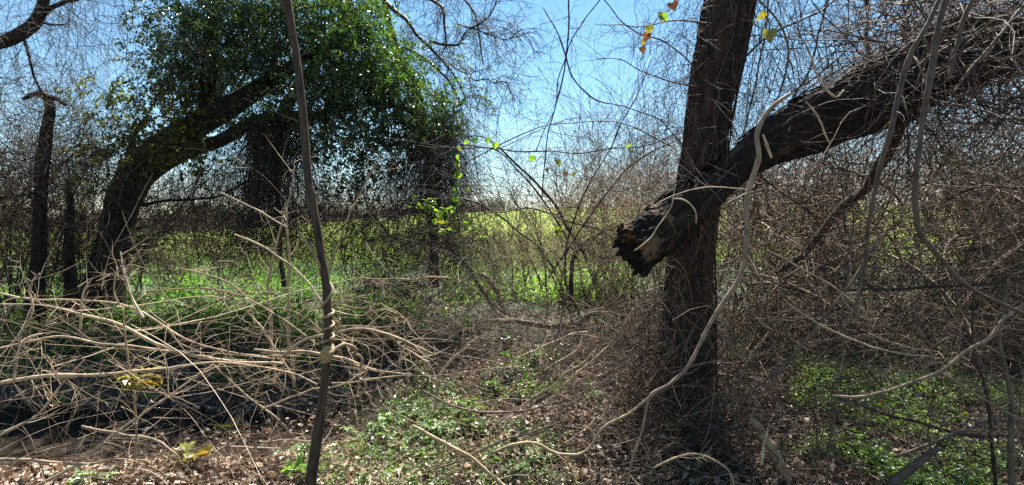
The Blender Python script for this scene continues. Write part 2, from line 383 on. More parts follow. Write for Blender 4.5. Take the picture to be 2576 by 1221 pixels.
solo('creek', g, mud_mat(), kind='structure')
# ------------------------------------------------------------------ far trees along the edge of the field
def far_tree(u, vtop, d, wpx, label, bare, group='trees on the far edge of the field'):
    b = P(u, 560, d); x, y = b[0], b[1]; z0 = gh(x, y)-.2
    top = P(u, vtop, d)[2]; Hh = max(top-z0, 2); wd = wpx/FOC*d
    t = thing('tree', (x, y, z0), label, 'tree', group)
    g = Geo(); tp = walk([(x, y, z0)], [(0, 0, 1)], Hh*.75, 8, .08); tr = taper([Hh*.022], 8, .3); g.tubes(tp, tr, 6)
    s, dd, L, r = sprout(tp, tr, 14, .25, 1, .9, (.2, .5), .5, up=.4); c1 = walk(s, dd, L, 6, .2, .2); r1 = taper(r, 6); g.tubes(c1, r1, 4)
    s, dd, L, r = sprout(c1, r1, 6, .3, 1, .7, (.3, .6), .6, up=.3); c2 = walk(s, dd, L, 5, .3); g.tubes(c2, taper(r, 5), 3)
    part('trunk', g, M['twig'] if bare else M['dark'], t)
    g = Geo(); n = 500 if bare else 1800
    q = nrm(rng.normal(size=(n, 3)))*rng.random((n, 1))**.4
    lump = 1+.35*vnoise(q[:, 0]*3+x, q[:, 1]*3, q[:, 2]*3)
    pos = np.array([x, y, z0+Hh*.6])+q*lump[:, None]*np.array([wd/2, wd/2, Hh*.42])
    if bare:
        k = walk(pos, nrm(rng.normal(size=(n, 3))+[0, 0, 1]), Hh*.14, 4, .3); g.tubes(k, taper(np.full(n, d*.00035), 4), 3)
        part('twigs', g, M['twig'], t)
    else:
        g.leaves(pos, rng.normal(size=(n, 3)), rng.normal(size=(n, 3))+[0, 0, .8], Hh*.075*rng.uniform(.6, 1.3, n), .7)
        part('crown', g, M['privet'], t)
for a in [(455, 524, 150, 36, 'rounded dark evergreen far off, first left of the pair over the field', 0),
          (484, 516, 155, 40, 'tall dark evergreen on the far treeline seen under the leaning tree', 0),
          (520, 512, 150, 46, 'widest dark evergreen of the far treeline left of the thin pole', 0),
          (556, 518, 158, 34, 'evergreen with pointed top on the far treeline behind pale diagonal twig', 0),
          (590, 530, 150, 40, 'low dark evergreen ending the far treeline left of the vine column', 0),
          (408, 530, 108, 50, 'hazy dark tree far off just right of the leaning trunk', 0),
          (640, 538, 160, 30, 'small dark far tree glimpsed through the hanging vine column', 0),
          (850, 536, 150, 44, 'low far evergreen right of the thin pole at field edge', 0),
          (930, 540, 150, 40, 'small far evergreen behind hanging twigs left of centre', 0),
          (985, 532, 155, 46, 'far evergreen just left of the dark vine curtain at centre', 0),
          (1190, 516, 170, 30, 'tiny bare tree on horizon under the leafy vine chain', 1),
          (1222, 512, 175, 34, 'tallest tiny bare tree on the horizon left of the field crest', 1),
          (1258, 518, 170, 34, 'small bare tree on horizon beside the field crest', 1),
          (1292, 520, 170, 30, 'rounded bare tree on horizon at the top of the field', 1),
          (1330, 524, 165, 34, 'lowest bare tree on horizon over the middle of the field', 1),
          (1385, 520, 130, 44, 'dark low tree where the field meets the bare saplings', 0),
          (1440, 512, 125, 54, 'dark evergreen at the field edge behind bare saplings', 0),
          (1505, 506, 120, 60, 'broad dark evergreen behind bare saplings, left of the charred log', 0),
          (1575, 500, 120, 60, 'dark evergreen directly behind the charred log end', 0)]:
    far_tree(*a)
# ------------------------------------------------------------------ TREES
def limb(g, pts, n=40, sides=16, cap=True, bump=barkb, jit=.02):
    p, r = dpath(pts, n, jit); g.tubes(p[None], r[None], sides, cap, bump); return p, r
def foliage(g, tw, clumps, dens=1., size=(.04, .07), d0=None, droop=-.3, wid=.45, ll=(.25, .6)):
    """leafy twigs filling ellipsoids (u,v,ru,rv,d,rd,n)"""
    for (u, v, ru, rv, d, rd, n) in clumps:
        n = int(n*dens*1.7); q = nrm(rng.normal(size=(n, 3)))*rng.random((n, 1))**.45
        c = P(u, v, d); a = ru/FOC*d; b = rv/FOC*d
        lump = 1.05+.55*vnoise(q[:, 0]*2.2+u, q[:, 1]*2.2+v, q[:, 2]*2.2)
        keep = vnoise(q[:, 0]*a*3.2+u, q[:, 1]*3+v, q[:, 2]*b*3.2+d) > (-.29 if u < 760 else -.16); q = q[keep]; lump = lump[keep]; n = len(q)
        st = c+q*lump[:, None]*np.array([a, rd, b])
        dr = nrm(q*np.array([1, 1, .6])+rng.normal(size=(n, 3))*.7+[0, 0, droop])
        K = 7; L = rng.uniform(*ll, n); p = walk(st, dr, L, K, .3, droop)
        tw.tubes(p, taper(rng.uniform(.002, .0045, n), K, .4), 3)
        m = 20; k = rng.integers(1, K, (n, m)); pos = p[np.arange(n)[:, None], k]+rng.normal(size=(n, m, 3))*.018
        T = nrm(p[np.arange(n)[:, None], k]-p[np.arange(n)[:, None], k-1])
        ax = nrm(T*.5+rng.normal(size=T.shape)*.7+[0, 0, -.15])
        g.leaves(pos.reshape(-1, 3), ax.reshape(-1, 3), (rng.normal(size=ax.shape)*.6+[0, 0, 1]).reshape(-1, 3), rng.uniform(*size, n*m), wid)
def twiggy(g, p, r, m, L0, rad, lv=2, grav=-.3, K=8, spread=1., wig=.4, m2=4, sides=3):
    """two orders of thin side twigs on one path"""
    s, d, L, _ = sprout(p[None], r[None], m, .1, 1, spread, (.4, 1.), .5, L0=L0)
    a = clampg(walk(s, d, L, K, wig, grav)); ra = taper(rng.uniform(.5, 1, len(s))*rad, K, .3); g.tubes(a, ra, sides)
    if lv > 1:
        s, d, L, _ = sprout(a, ra, m2, .15, 1, .9, (.25, .6)); b = clampg(walk(s, d, L, 6, wig, grav)); rb = taper(rng.uniform(.4, .7, len(s))*rad, 6, .35); g.tubes(b, rb, 3)
        if lv > 2:
            s, d, L, _ = sprout(b, rb, 3, .2, 1, .9, (.3, .7)); c = clampg(walk(s, d, L, 5, wig, grav)); g.tubes(c, taper(rng.uniform(.3, .5, len(s))*rad, 5, .4), 3)
    return a, ra
# leaning forked tree on the left
t = thing('leaning_tree', G(262, 742), 'dark forked tree leaning right with an evergreen leafy crown, left of the thin pole', 'tree')
g = Geo(); limb(g, [(252, 790, 110, 9.2), (264, 720, 88, 9.2), (285, 620, 74, 9.2), (308, 510, 74, 9.2), (345, 435, 82, 9.1), (390, 395, 76, 9.05), (440, 352, 66, 9), (500, 312, 60, 8.9), (560, 280, 54, 8.8), (620, 245, 44, 8.7), (700, 190, 34, 8.6), (790, 130, 24, 8.6), (870, 90, 12, 8.6)], 90, 28)
part('trunk', g, M['bark'], t)
g = Geo(); p2, r2 = limb(g, [(385, 425, 50, 9.1), (430, 398, 42, 9), (500, 374, 34, 8.8), (550, 354, 32, 8.7), (600, 328, 30, 8.6), (660, 300, 26, 8.5), (740, 290, 20, 8.4), (830, 300, 12, 8.3)], 50, 18)
part('limb', g, M['bark'], t)
g = Geo(); p1, r1 = limb(g, [(515, 305, 44, 8.9), (524, 240, 42, 8.9), (526, 150, 38, 8.9), (540, 50, 34, 9), (552, -60, 26, 9), (560, -220, 14, 9)], 40, 16)
part('limb', g, M['bark'], t)
g = Geo(); limb(g, [(318, 440, 24, 9.1), (326, 385, 18, 9), (338, 345, 13, 8.9), (352, 312, 9, 8.8), (372, 290, 5, 8.7)], 20, 8); part('limb', g, M['bark'], t)
g = Geo(); p3, r3 = limb(g, [(330, 518, 12, 9), (425, 506, 8, 8.7), (500, 502, 7, 8.4), (560, 492, 6, 8.2), (635, 450, 4, 8)], 30, 6)
twiggy(g, p3, r3, 12, .9, .006); part('limb', g, M['bark'], t)
fg, tw = Geo(), Geo()
foliage(fg, tw, [(560, 50, 115, 90, 8.6, .9, 240), (465, 170, 60, 45, 8.6, .5, 60), (630, 160, 110, 75, 8.5, .9, 210), (560, 250, 90, 50, 9.5, .5, 80), (690, 60, 100, 80, 8.7, .9, 230), (500, 190, 60, 90, 9.4, .5, 120), (640, -60, 200, 80, 9, 1.4, 200), (700, 330, 90, 40, 8.4, .5, 110), (440, 80, 50, 60, 8.6, .5, 40)], 1.)
part('foliage', fg, M['privet'], t, smooth=False)
for (pp, rr) in ((p1, r1), (p2, r2)): twiggy(tw, pp, rr, 26, 1.1, .009, 3, -.1)
part('twigs', tw, M['dark'], t)
fg, tw = Geo(), Geo()
foliage(fg, tw, [(420, 300, 70, 50, 8.5, .5, 34), (350, 340, 60, 60, 8.3, .5, 26), (290, 250, 60, 50, 8.3, .5, 18), (480, 380, 60, 30, 8.4, .3, 20), (250, 400, 60, 60, 8.3, .5, 20), (410, 210, 50, 50, 8.5, .4, 24)], 1., (.05, .08))
part('foliage', fg, M['olive'], t, 'sparse yellow-green leaves hanging at the left edge of the crown', smooth=False); part('twigs', tw, M['dark'], t)
# broad evergreen tree right of the pole
t = thing('evergreen_tree', G(715, 712), 'bushy evergreen tree with glossy bright-topped leaves right behind the thin pole', 'tree')
g = Geo(); limb(g, [(715, 720, 12, 9.6), (705, 640, 11, 9.4), (702, 520, 12, 9.2), (695, 400, 18, 9), (705, 300, 30, 8.9), (760, 200, 26, 8.9), (830, 110, 20, 8.9), (880, -10, 16, 9), (900, -150, 8, 9)], 70, 16); part('trunk', g, M['bark'], t)
g = Geo(); pa, ra = limb(g, [(702, 330, 26, 8.9), (790, 290, 20, 8.6), (880, 270, 16, 8.4), (970, 260, 12, 8.3), (1060, 290, 8, 8.2)], 40, 10); part('limb', g, M['bark'], t)
g = Geo(); pb, rb = limb(g, [(760, 200, 22, 8.9), (850, 190, 16, 8.8), (930, 150, 12, 8.7), (1000, 140, 7, 8.6)], 30, 8); part('limb', g, M['bark'], t)
fg, tw = Geo(), Geo()
foliage(fg, tw, [(790, 90, 90, 80, 8.5, .8, 160), (830, 240, 110, 75, 8.3, .8, 200), (900, 330, 90, 60, 8.2, .7, 110), (1000, 320, 70, 60, 8.2, .6, 90), (760, 350, 60, 50, 8.3, .5, 60), (1050, 300, 55, 60, 8.2, .5, 60), (1085, 390, 35, 80, 8.2, .4, 46), (880, 430, 70, 60, 8.1, .4, 36), (960, 430, 60, 60, 8.1, .4, 26)], 1.)
part('foliage', fg, M['privet'], t, smooth=False)
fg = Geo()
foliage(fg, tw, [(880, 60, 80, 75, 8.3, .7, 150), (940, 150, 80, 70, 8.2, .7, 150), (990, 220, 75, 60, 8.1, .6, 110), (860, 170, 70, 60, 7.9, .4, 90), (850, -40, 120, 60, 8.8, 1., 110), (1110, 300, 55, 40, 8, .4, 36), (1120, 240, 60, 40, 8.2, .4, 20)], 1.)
part('foliage', fg, M['privet2'], t, 'leaves coloured lighter to look sunlit on the upper right of the crown', smooth=False)
twiggy(tw, pa, ra, 26, 1., .008, 3); twiggy(tw, pb, rb, 20, 1., .008, 3); part('twigs', tw, M['dark'], t)
# bare drooping tree reaching into the sky
t = thing('bare_tree', G(1092, 700), 'bare tree with fine drooping twigs reaching into the sky right of the evergreen', 'tree')
g = Geo(); limb(g, [(1092, 720, 26, 12), (1088, 500, 22, 12), (1065, 300, 20, 11.6), (1000, 130, 19, 11.2), (970, 20, 17, 11.1), (955, -120, 12, 11)], 50, 12); part('trunk', g, M['bark'], t)
tw = Geo()
for pts in ([(960, -60, 14, 11), (1040, -20, 10, 10.6), (1100, 10, 8, 10.3), (1118, 50, 7, 10.1), (1124, 115, 4, 10)],
            [(965, 0, 14, 11), (1020, 50, 10, 10.5), (1080, 120, 8, 10.1), (1140, 190, 5, 9.8), (1180, 260, 3, 9.6)],
            [(1000, 125, 12, 11.3), (1040, 130, 9, 10.6), (1110, 180, 6, 10.1), (1150, 250, 4, 9.9), (1170, 320, 3, 9.8)],
            [(960, -60, 12, 11), (1060, -60, 9, 10.6), (1150, -20, 7, 10.3), (1200, 60, 5, 10), (1215, 160, 3, 9.8)],
            [(1080, 105, 7, 10.2), (1150, 112, 6, 10), (1175, 80, 5, 9.8), (1225, 50, 4, 9.6), (1255, -10, 3, 9.5)],
            [(1020, 190, 12, 11.4), (1050, 210, 8, 10.8), (1120, 270, 5, 10.3), (1160, 350, 3, 10)],
            [(1150, 60, 5, 10), (1200, 75, 4, 9.8), (1260, 95, 3, 9.7), (1325, 82, 2, 9.6)],
            [(1130, 160, 4, 10), (1200, 200, 3, 9.8), (1265, 205, 3, 9.6), (1285, 230, 2, 9.5)]):
    g = Geo(); p, r = limb(g, pts, 30, 6, False, None, .05); twiggy(tw, p, r, 34, 1., .0075, 3, -.3, m2=4, wig=.35); part('limb', g, M['dark'], t)
s = []
part('twigs', tw, M['dark'], t)
fg = Geo(); tt = Geo(); foliage(fg, tt, [(1150, 130, 90, 90, 9.8, .5, 20), (1120, 280, 60, 60, 9.7, .5, 26)], 1., (.03, .05)); part('foliage', fg, M['olive'], t, smooth=False)
# far-left snag and overhead limb
t = thing('dead_snag', G(95, 760), 'dead snag with hooked broken top wrapped in twigs at the far left', 'dead tree')
g = Geo(); limb(g, [(88, 800, 46, 7), (92, 710, 36, 7), (98, 600, 30, 7), (104, 500, 28, 7), (108, 410, 30, 7), (118, 330, 26, 7), (128, 275, 22, 7), (118, 243, 18, 6.9), (90, 237, 13, 6.8), (62, 250, 8, 6.7)], 60, 16); part('trunk', g, M['bark'], t)
g = Geo(); limb(g, [(112, 245, 16, 7), (140, 248, 13, 6.9), (165, 265, 8, 6.8)], 14, 8); part('limb', g, M['bark'], t)
g = Geo(); p, r = dpath([(95, 700, 30, 7), (104, 500, 28, 7), (118, 330, 26, 7), (118, 243, 18, 6.9)], 30); twiggy(g, p, r, 70, 1.1, .006, 3, -.3, wig=.6); part('twigs', g, M['twig'], t)
t = thing('dead_stump', G(180, 770), 'short vine-wrapped dark stem between the snag and the leaning tree', 'dead tree')
g = Geo(); p, r = limb(g, [(182, 790, 40, 7.6), (176, 700, 28, 7.6), (174, 600, 20, 7.6), (178, 520, 17, 7.6), (172, 452, 10, 7.6)], 30, 12); part('trunk', g, M['bark'], t)
g = Geo(); twiggy(g, p, r, 40, .8, .006, 3, -.2, wig=.6); part('twigs', g, M['dark'], t)
t = thing('overhanging_tree', G(-300, 900), 'dark limb of a bare tree crossing the top left corner', 'tree')
g = Geo(); limb(g, [(-300, 930, 120, 5.4), (-290, 500, 100, 5.4), (-240, 250, 80, 5.5), (-130, 150, 50, 5.7), (-30, 116, 32, 5.8), (20, 102, 30, 5.8), (55, 86, 29, 5.8), (88, 62, 27, 5.8), (108, 25, 24, 5.8), (118, -20, 22, 5.8), (130, -120, 16, 5.8)], 80, 20); part('trunk', g, M['bark'], t)
g = Geo(); pa, ra = limb(g, [(106, 38, 16, 5.8), (128, 18, 12, 5.7), (160, 6, 10, 5.7), (200, -2, 8, 5.6), (250, -40, 6, 5.6)], 24, 8); part('limb', g, M['bark'], t)
g = Geo(); limb(g, [(108, 58, 6, 5.8), (135, 63, 5, 5.8), (163, 63, 4, 5.8)], 10, 6); part('limb', g, M['bark'], t)
g = Geo(); pc, rc = limb(g, [(58, 95, 8, 5.8), (70, 130, 7, 5.8), (82, 180, 6, 5.8), (104, 232, 5, 5.9)], 20, 6); part('limb', g, M['bark'], t)
tw = Geo(); twiggy(tw, pa, ra, 22, .8, .004, 3, -.6, wig=.6); twiggy(tw, pc, rc, 12, .5, .004, 3, -.4, wig=.6)
pz, rz = dpath([(-30, 116, 32, 5.8), (55, 86, 29, 5.8), (118, -20, 22, 5.8)], 20); twiggy(tw, pz, rz, 40, .9, .004, 3, -.7, wig=.6); part('twigs', tw, M['dark'], t)
# ------------------------------------------------------------------ right: vine-clad trunk + charred log
t = thing('vine_clad_tree', G(1716, 1068), 'upright reddish-brown trunk matted with dead vines, standing behind the charred log', 'tree')
g = Geo(); p5, r5 = limb(g, [(1712, 1130, 190, 4.5), (1715, 1060, 162, 4.5), (1720, 990, 146, 4.5), (1728, 850, 126, 4.5), (1738, 700, 112, 4.5), (1745, 600, 108, 4.5), (1755, 500, 104, 4.5), (1768, 400, 102, 4.5), (1780, 300, 102, 4.5), (1797, 200, 110, 4.5), (1815, 110, 112, 4.5), (1833, 0, 110, 4.5), (1850, -150, 96, 4.5), (1880, -400, 70, 4.5), (1930, -700, 40, 4.6)], 150, 44)
part('trunk', g, M['bark2'], t)
# buttress roots
for pts in ([(1690, 1040, 60, 4.4), (1660, 1075, 46, 4.2), (1630, 1100, 20, 4.1)], [(1750, 1030, 60, 4.4), (1800, 1075, 44, 4.3), (1850, 1110, 20, 4.15)], [(1720, 1050, 70, 4.3), (1715, 1110, 40, 4.1), (1712, 1150, 18, 3.95)]):
    g = Geo(); limb(g, pts, 20, 14); part('root', g, M['bark2'], t)
g = Geo()
# vines running up the trunk surface
n = 130; a = rng.uniform(0, 2*math.pi, n); K = 26; t0 = rng.uniform(0, .8, n); t1 = np.minimum(t0+rng.uniform(.15, .6, n), 1)
tt = t0[:, None]+(t1-t0)[:, None]*np.linspace(0, 1, K); ki = tt*(len(p5)-1)*.86; k0 = np.clip(ki.astype(int), 0, len(p5)-2); f = (ki-k0)[..., None]
pc = p5[k0]*(1-f)+p5[k0+1]*f; rc = r5[k0]*(1-f[..., 0])+r5[k0+1]*f[..., 0]
ang = a[:, None]+np.cumsum(rng.normal(size=(n, K))*.13, 1)+np.linspace(0, 1, K)*rng.normal(size=(n, 1))*.8
rr = rc*(1.05+.09*np.abs(vnoise(tt*30, a[:, None]*3+0*tt)))+.004
g.tubes(pc+rr[..., None]*np.stack([np.cos(ang), np.sin(ang), 0*ang], -1), taper(rng.uniform(.0025, .009, n), K, .6), 4)
part('vines', g, M['dark'], t)
g = Geo(); s, d, L, _ = sprout(p5[None], r5[None], 520, .03, .86, 1.4, (.2, .8), .3, L0=.75)
d = nrm(d+rng.normal(size=d.shape)*.3); k = np.argmin(np.abs(s[:, None, 2]-p5[None, :, 2]), 1); s = s+d*r5[k][:, None]*.9*np.array([1, 1, .3])
a = clampg(walk(s, d, L, 9, .6, -.7)); ra = taper(rng.uniform(.0012, .0042, len(s)), 9, .4); g.tubes(a, ra, 3)
s, d, L, _ = sprout(a, ra, 3, .2, 1, .9, (.25, .6)); b = clampg(walk(s, d, L, 6, .5, -.5)); g.tubes(b, taper(rng.uniform(.0007, .0016, len(s)), 6, .4), 3)
part('twigs', g, M['twig'], t)

DEB = True
t = thing('fallen_log', P(1600, 690, 4.0), 'thick furrowed log lying aslant across the trunk with a charred broken end', 'log')
g = Geo()
LG = [(1640, 594, 112, 3.94), (1662, 576, 116, 3.95), (1700, 545, 118, 3.95), (1760, 496, 100, 3.95), (1830, 440, 88, 3.95), (1900, 388, 100, 3.9), (1960, 352, 135, 3.85), (2040, 318, 155, 3.8), (2130, 276, 168, 3.75), (2210, 238, 182, 3.7), (2280, 208, 182, 3.65), (2345, 185, 150, 3.6), (2410, 178, 112, 3.55), (2490, 162, 84, 3.5), (2600, 132, 70, 3.45), (2800, 60, 60, 3.4)]
def logb(a, L, r):
    c, s = np.cos(a)*r, np.sin(a)*r
    return .94+.12*vnoise(c*5, s*5, L*1.6)+.10*vnoise(c*16, s*16, L*1.7)+.11*np.abs(vnoise(c*34+2, s*34, L*3.2))-.06*np.abs(vnoise(c*60, s*60, L*9))
p6, r6 = limb(g, LG, 220, 72, True, logb, .01); part('trunk', g, M['log'], t)
g = Geo(); limb(g, [(2260, 190, 100, 3.7), (2325, 132, 100, 3.7), (2385, 92, 92, 3.7), (2450, 78, 84, 3.68), (2520, 80, 74, 3.65), (2640, 62, 50, 3.6)], 60, 30, True, logb); part('limb', g, M['log'], t)
g = Geo(); limb(g, [(2262, 310, 34, 4.0), (2240, 375, 30, 4.3), (2205, 430, 27, 4.5), (2172, 478, 24, 4.6), (2112, 522, 21, 4.6), (2066, 590, 19, 4.6), (2010, 645, 17, 4.6), (1950, 690, 13, 4.6)], 60, 12); part('limb', g, M['bark2'], t, 'thin crooked limb dropping from the underside of the log')
# charred end: a knobbly block facing the camera, tapering down
g = Geo()
ca_, cb_ = P(1676, 566, 3.94), P(1592, 626, 3.87); ax_ = nrm(cb_-ca_); La = np.linalg.norm(cb_-ca_)
s1 = nrm(np.cross(ax_, [0, 1, 0])); s2 = np.cross(ax_, s1); NA = 120; an = np.arange(NA)*2*math.pi/NA
jag = .07*np.abs(vnoise(an*0+np.cos(an)*3, np.sin(an)*3))+.035*vnoise(np.cos(an)*8, np.sin(an)*8, 3)+.015*vnoise(np.cos(an)*22, np.sin(an)*22, 7)
jag = jag-.35*np.sin(an-np.arctan2(np.dot([0, 0, 1], s2), np.dot([0, 0, 1], s1))+math.pi/2)*.12
rings = [(t_, 1.0, 0) for t_ in np.linspace(0, 1, 46)]+[(1, f_, 1) for f_ in np.linspace(.96, .05, 22)]
V = []
for t_, f_, cap_ in rings:
    rad = dpx(112+14*t_, 3.88)*f_; c_, s_ = np.cos(an)*rad*1., np.sin(an)*rad
    if not cap_:
        rr_ = 1.03+.13*vnoise(c_*14, s_*14, t_*2)+.14*np.abs(vnoise(c_*32, s_*32, t_*5))-.08*np.abs(vnoise(c_*70, s_*70, t_*14))
        axl = t_*La+jag*t_**3
    else:
        rr_ = 1.03+.13*vnoise(c_/f_*14, s_/f_*14, 2)+.14*np.abs(vnoise(c_/f_*32, s_/f_*32, 5))-.08*np.abs(vnoise(c_/f_*70, s_/f_*70, 14))
        axl = La+jag*f_**4-.07*(1-f_)**.6+.05*vnoise(c_*30, s_*30, 2)+.035*np.abs(vnoise(c_*75, s_*75, 5))
    V.append(ca_+ax_*axl[:, None]+s1*(c_*rr_)[:, None]+s2*(s_*rr_)[:, None])
V = np.array(V); nk = len(V); ix = np.arange(nk*NA).reshape(nk, NA); nx_ = np.roll(ix, -1, 1)
g.add(V.reshape(-1, 3), np.stack([ix[:-1], nx_[:-1], nx_[1:], ix[1:]], -1).reshape(-1, 4), at=V.reshape(-1, 3)*1.)
part('charred_end', g, M['char'], t, 'jagged broken end, charred black with tan patches')
g = Geo()                              # splinters and torn bark along the upper edge
n = 170; tt = rng.uniform(.02, .72, n); k = (tt*(len(p6)-2)).astype(int); T = nrm(p6[k+1]-p6[k])
an = rng.uniform(-.9, .9, n); up = nrm(np.cross(np.cross(T, [0, 0, 1.]), T)); sd = np.cross(T, up)
pos = p6[k]+(r6[k]*.98)[:, None]*(up*np.cos(an)[:, None]+sd*np.sin(an)[:, None])
dd = nrm(T*np.where(rng.random(n) < .7, -1, 1)[:, None]+up*rng.uniform(-.05, .22, (n, 1))+rng.normal(size=(n, 3))*.12)
g.leaves(pos, dd, up+rng.normal(size=(n, 3))*.4, rng.uniform(.03, .12, n), rng.uniform(.15, .3, n), 'oval', .1)
part('bark_flakes', g, M['log'], t, 'torn bark flakes along the top of the log')['kind'] = 'stuff'
# ------------------------------------------------------------------ thin pole in the foreground
t = thing('sapling', (float(P(700, 1966, 1.6)[0]), 1.6, float(gh(P(700, 1966, 1.6)[0], 1.6))), 'thin dark bare sapling standing close to the camera, with a swollen yellow knot', 'sapling')
g = Geo()
PL = [(690, 1990, 44, 1.6), (730, 1620, 38, 1.6), (778, 1240, 30, 1.6), (795, 1120, 27, 1.6), (806, 1050, 24, 1.6), (813, 990, 21, 1.6), (820, 930, 20, 1.6), (823, 888, 21, 1.6), (825, 820, 20, 1.6), (822, 740, 20, 1.6), (817, 690, 20, 1.6), (806, 630, 21, 1.6), (797, 570, 20, 1.6), (786, 512, 21, 1.6), (781, 488, 26, 1.6), (776, 460, 20, 1.6), (770, 390, 20, 1.6), (763, 300, 20, 1.6), (753, 200, 18, 1.6), (742, 120, 17, 1.6), (731, 50, 17, 1.6), (724, 18, 22, 1.6), (719, 0, 26, 1.6), (716, -20, 22, 1.6), (712, -120, 16, 1.6), (700, -500, 12, 1.65)]
pp, pr = limb(g, PL, 260, 20, True, lambda a, L, r: 1+.05*vnoise(np.cos(a)*2, np.sin(a)*2, L*14)+.03*vnoise(np.cos(a)*5, np.sin(a)*5, L*60), .002); part('trunk', g, M['pole'], t)
g = Geo(); limb(g, [(820, 912, 21, 1.6), (820, 903, 27, 1.598), (822, 892, 33, 1.595), (824, 882, 30, 1.595), (825, 872, 21, 1.6)], 26, 18, True, lambda a, L, r: 1+.10*vnoise(np.cos(a)*3, np.sin(a)*3, L*60), 0); part('knot', g, M['knot'], t)
g = Geo(); limb(g, [(818, 884, 12, 1.58), (828, 890, 14, 1.575), (838, 884, 8, 1.58)], 12, 10, True, None, 0); part('knot', g, M['knot'], t)
# twining vine
t = thing('twining_vine', P(826, 890, 1.6), 'tan vine coiling around the thin sapling and spiralling off to its right', 'vine')
g = Geo(); n = 120; s_ = np.linspace(0, 1, n); vv = 885-195*s_; ic = spline([(a, b, 0) for a, b, *_ in PL], 600)
uc = np.interp(vv, ic[::-1, 1][np.argsort(ic[::-1, 1])], ic[::-1, 0][np.argsort(ic[::-1, 1])])
ph = np.where(s_ < .6, s_*2*math.pi*6.5, .6*2*math.pi*6.5+(s_-.6)*2*math.pi*2)
R0 = dpx(29, 1.6); c = P(uc, vv, np.full(n, 1.6)); q = c+np.stack([np.sin(ph)*R0, -np.cos(ph)*R0, 0*ph], 1)
q2 = P([803, 797, 785, 772, 764, 759], [668, 652, 632, 612, 602, 588], [1.585, 1.58, 1.575, 1.57, 1.57, 1.57])
q = spline(np.vstack([q[::3], q2]), 200); g.tubes(q[None], np.full((1, 200), dpx(6.5, 1.6)), 8, False, knots); part('stem', g, M['tan'], t)
g = Geo(); s_ = np.linspace(0, 1, 160)
ax = spline(np.array([(832, 890, 1.58), (848, 876, 1.6), (868, 866, 1.62), (890, 878, 1.64), (902, 905, 1.66), (912, 935, 1.68), (916, 975, 1.7), (930, 1005, 1.72), (946, 1030, 1.74)]), 160)
am = np.interp(s_, [0, .25, .35, .6, .75, 1], [0, 2, 9, 9, 4, 1]); ph = s_*2*math.pi*7
q = P(ax[:, 0]+am*np.cos(ph), ax[:, 1]+am*.5*np.sin(ph), ax[:, 2]+am/FOC*1.6*np.sin(ph)); g.tubes(q[None], taper([dpx(9, 1.6)], 160, .5), 8, False, knots); part('stem', g, M['tan'], t, 'corkscrew shoot of the vine')
# ------------------------------------------------------------------ individual branches drawn from the photograph
def branch(name, label, cat, pts, mt, m=8, L0=.25, rad=.0025, lv=2, grav=-.05, extra=(), group=None, wig=.22, n=40, sides=7, d=None):
    g = Geo(); tw = []
    for k, q in enumerate((pts,)+tuple(extra)):
        q = [tuple(a) if len(a) == 4 else (*a, d) for a in q]
        p, r = dpath(q, n, .006*q[0][3]); p = clampg(p, .02); g.tubes(p[None], r[None]*np.linspace(1, .8, n), sides, True, knots)
        if m: twiggy(g, p, r, m, L0, rad, lv, grav, wig=wig, m2=2 if mt in ('pale', 'tan') else 4)
    return solo(name, g, M[mt], label, cat, group)
B = 'branch'
branch('fallen_branch', 'longest pale fallen branch sloping from the left edge down to the sapling', B, [(710, 915, 7.2), (600, 908, 7.2), (480, 893, 8.0), (400, 860, 8.8), (320, 830, 8.8), (200, 786, 7.2), (125, 772, 5.6), (-20, 765, 4.8)], 'pale', 10, .3, .0026, d=2.6)
branch('fallen_branch', 'thick pale branch entering low at the left edge, nearly level, below the other fallen branches', B, [(-20, 968, 10.4), (100, 950, 9.6), (200, 941, 8.8), (290, 940, 8.0), (410, 930, 7.2), (550, 914, 6.4), (715, 936, 5.6), (800, 975, 4.8)], 'pale', 9, .28, .0024, d=2.4)
branch('fallen_branch', 'pale branch rising steeply from the lower left corner to the pile of twigs', B, [(90, 1225, 8.0), (200, 1165, 7.2), (280, 1100, 6.4), (350, 1045, 6.4), (440, 985, 6.4), (500, 945, 5.6), (540, 920, 4.8)], 'pale', 10, .3, .003, d=2.3)
branch('fallen_branch', 'pale straight stick running from the left edge up to the middle of the twig pile', B, [(-10, 1100, 7.2), (50, 1070, 7.2), (100, 1038, 6.4), (160, 962, 5.6), (215, 905, 4.8)], 'pale', 8, .3, .003, d=2.5)
branch('fallen_branch', 'thin branch descending right over the dark creek to the left of the sapling foot', B, [(540, 920, 5.6), (600, 978, 5.6), (675, 1035, 5.6), (715, 1070, 5.6), (740, 1110, 4.0)], 'pale', 7, .2, .002, d=2.6, extra=([(640, 1010, 4.0), (655, 960, 4.0), (672, 950, 3.2)],))
branch('fallen_branch', 'forked white upright twig standing above the pile left of the leaning trunk base', B, [(335, 1190, 4.8), (346, 1080, 5.6), (340, 1000, 5.6), (322, 920, 5.6), (314, 835, 5.6), (310, 785, 4.8), (285, 735, 4.8), (287, 672, 4.0)], 'pale', 10, .25, .0025, d=2.5, extra=([(360, 800, 6.4), (335, 755, 5.6), (316, 700, 4.8), (302, 635, 3.2)],))
branch('fallen_branch', 'crooked white twig nearest the left edge standing upright', B, [(35, 955, 5.6), (52, 845, 5.6), (80, 785, 4.8), (75, 725, 4.8), (100, 688, 3.2)], 'pale', 6, .2, .002, d=2.3)
branch('fallen_branch', 'short bent white twig between the left-edge twig and the forked one', B, [(202, 830, 5.6), (207, 750, 5.6), (218, 720, 4.8), (232, 702, 3.2)], 'pale', 5, .2, .002, d=2.5)
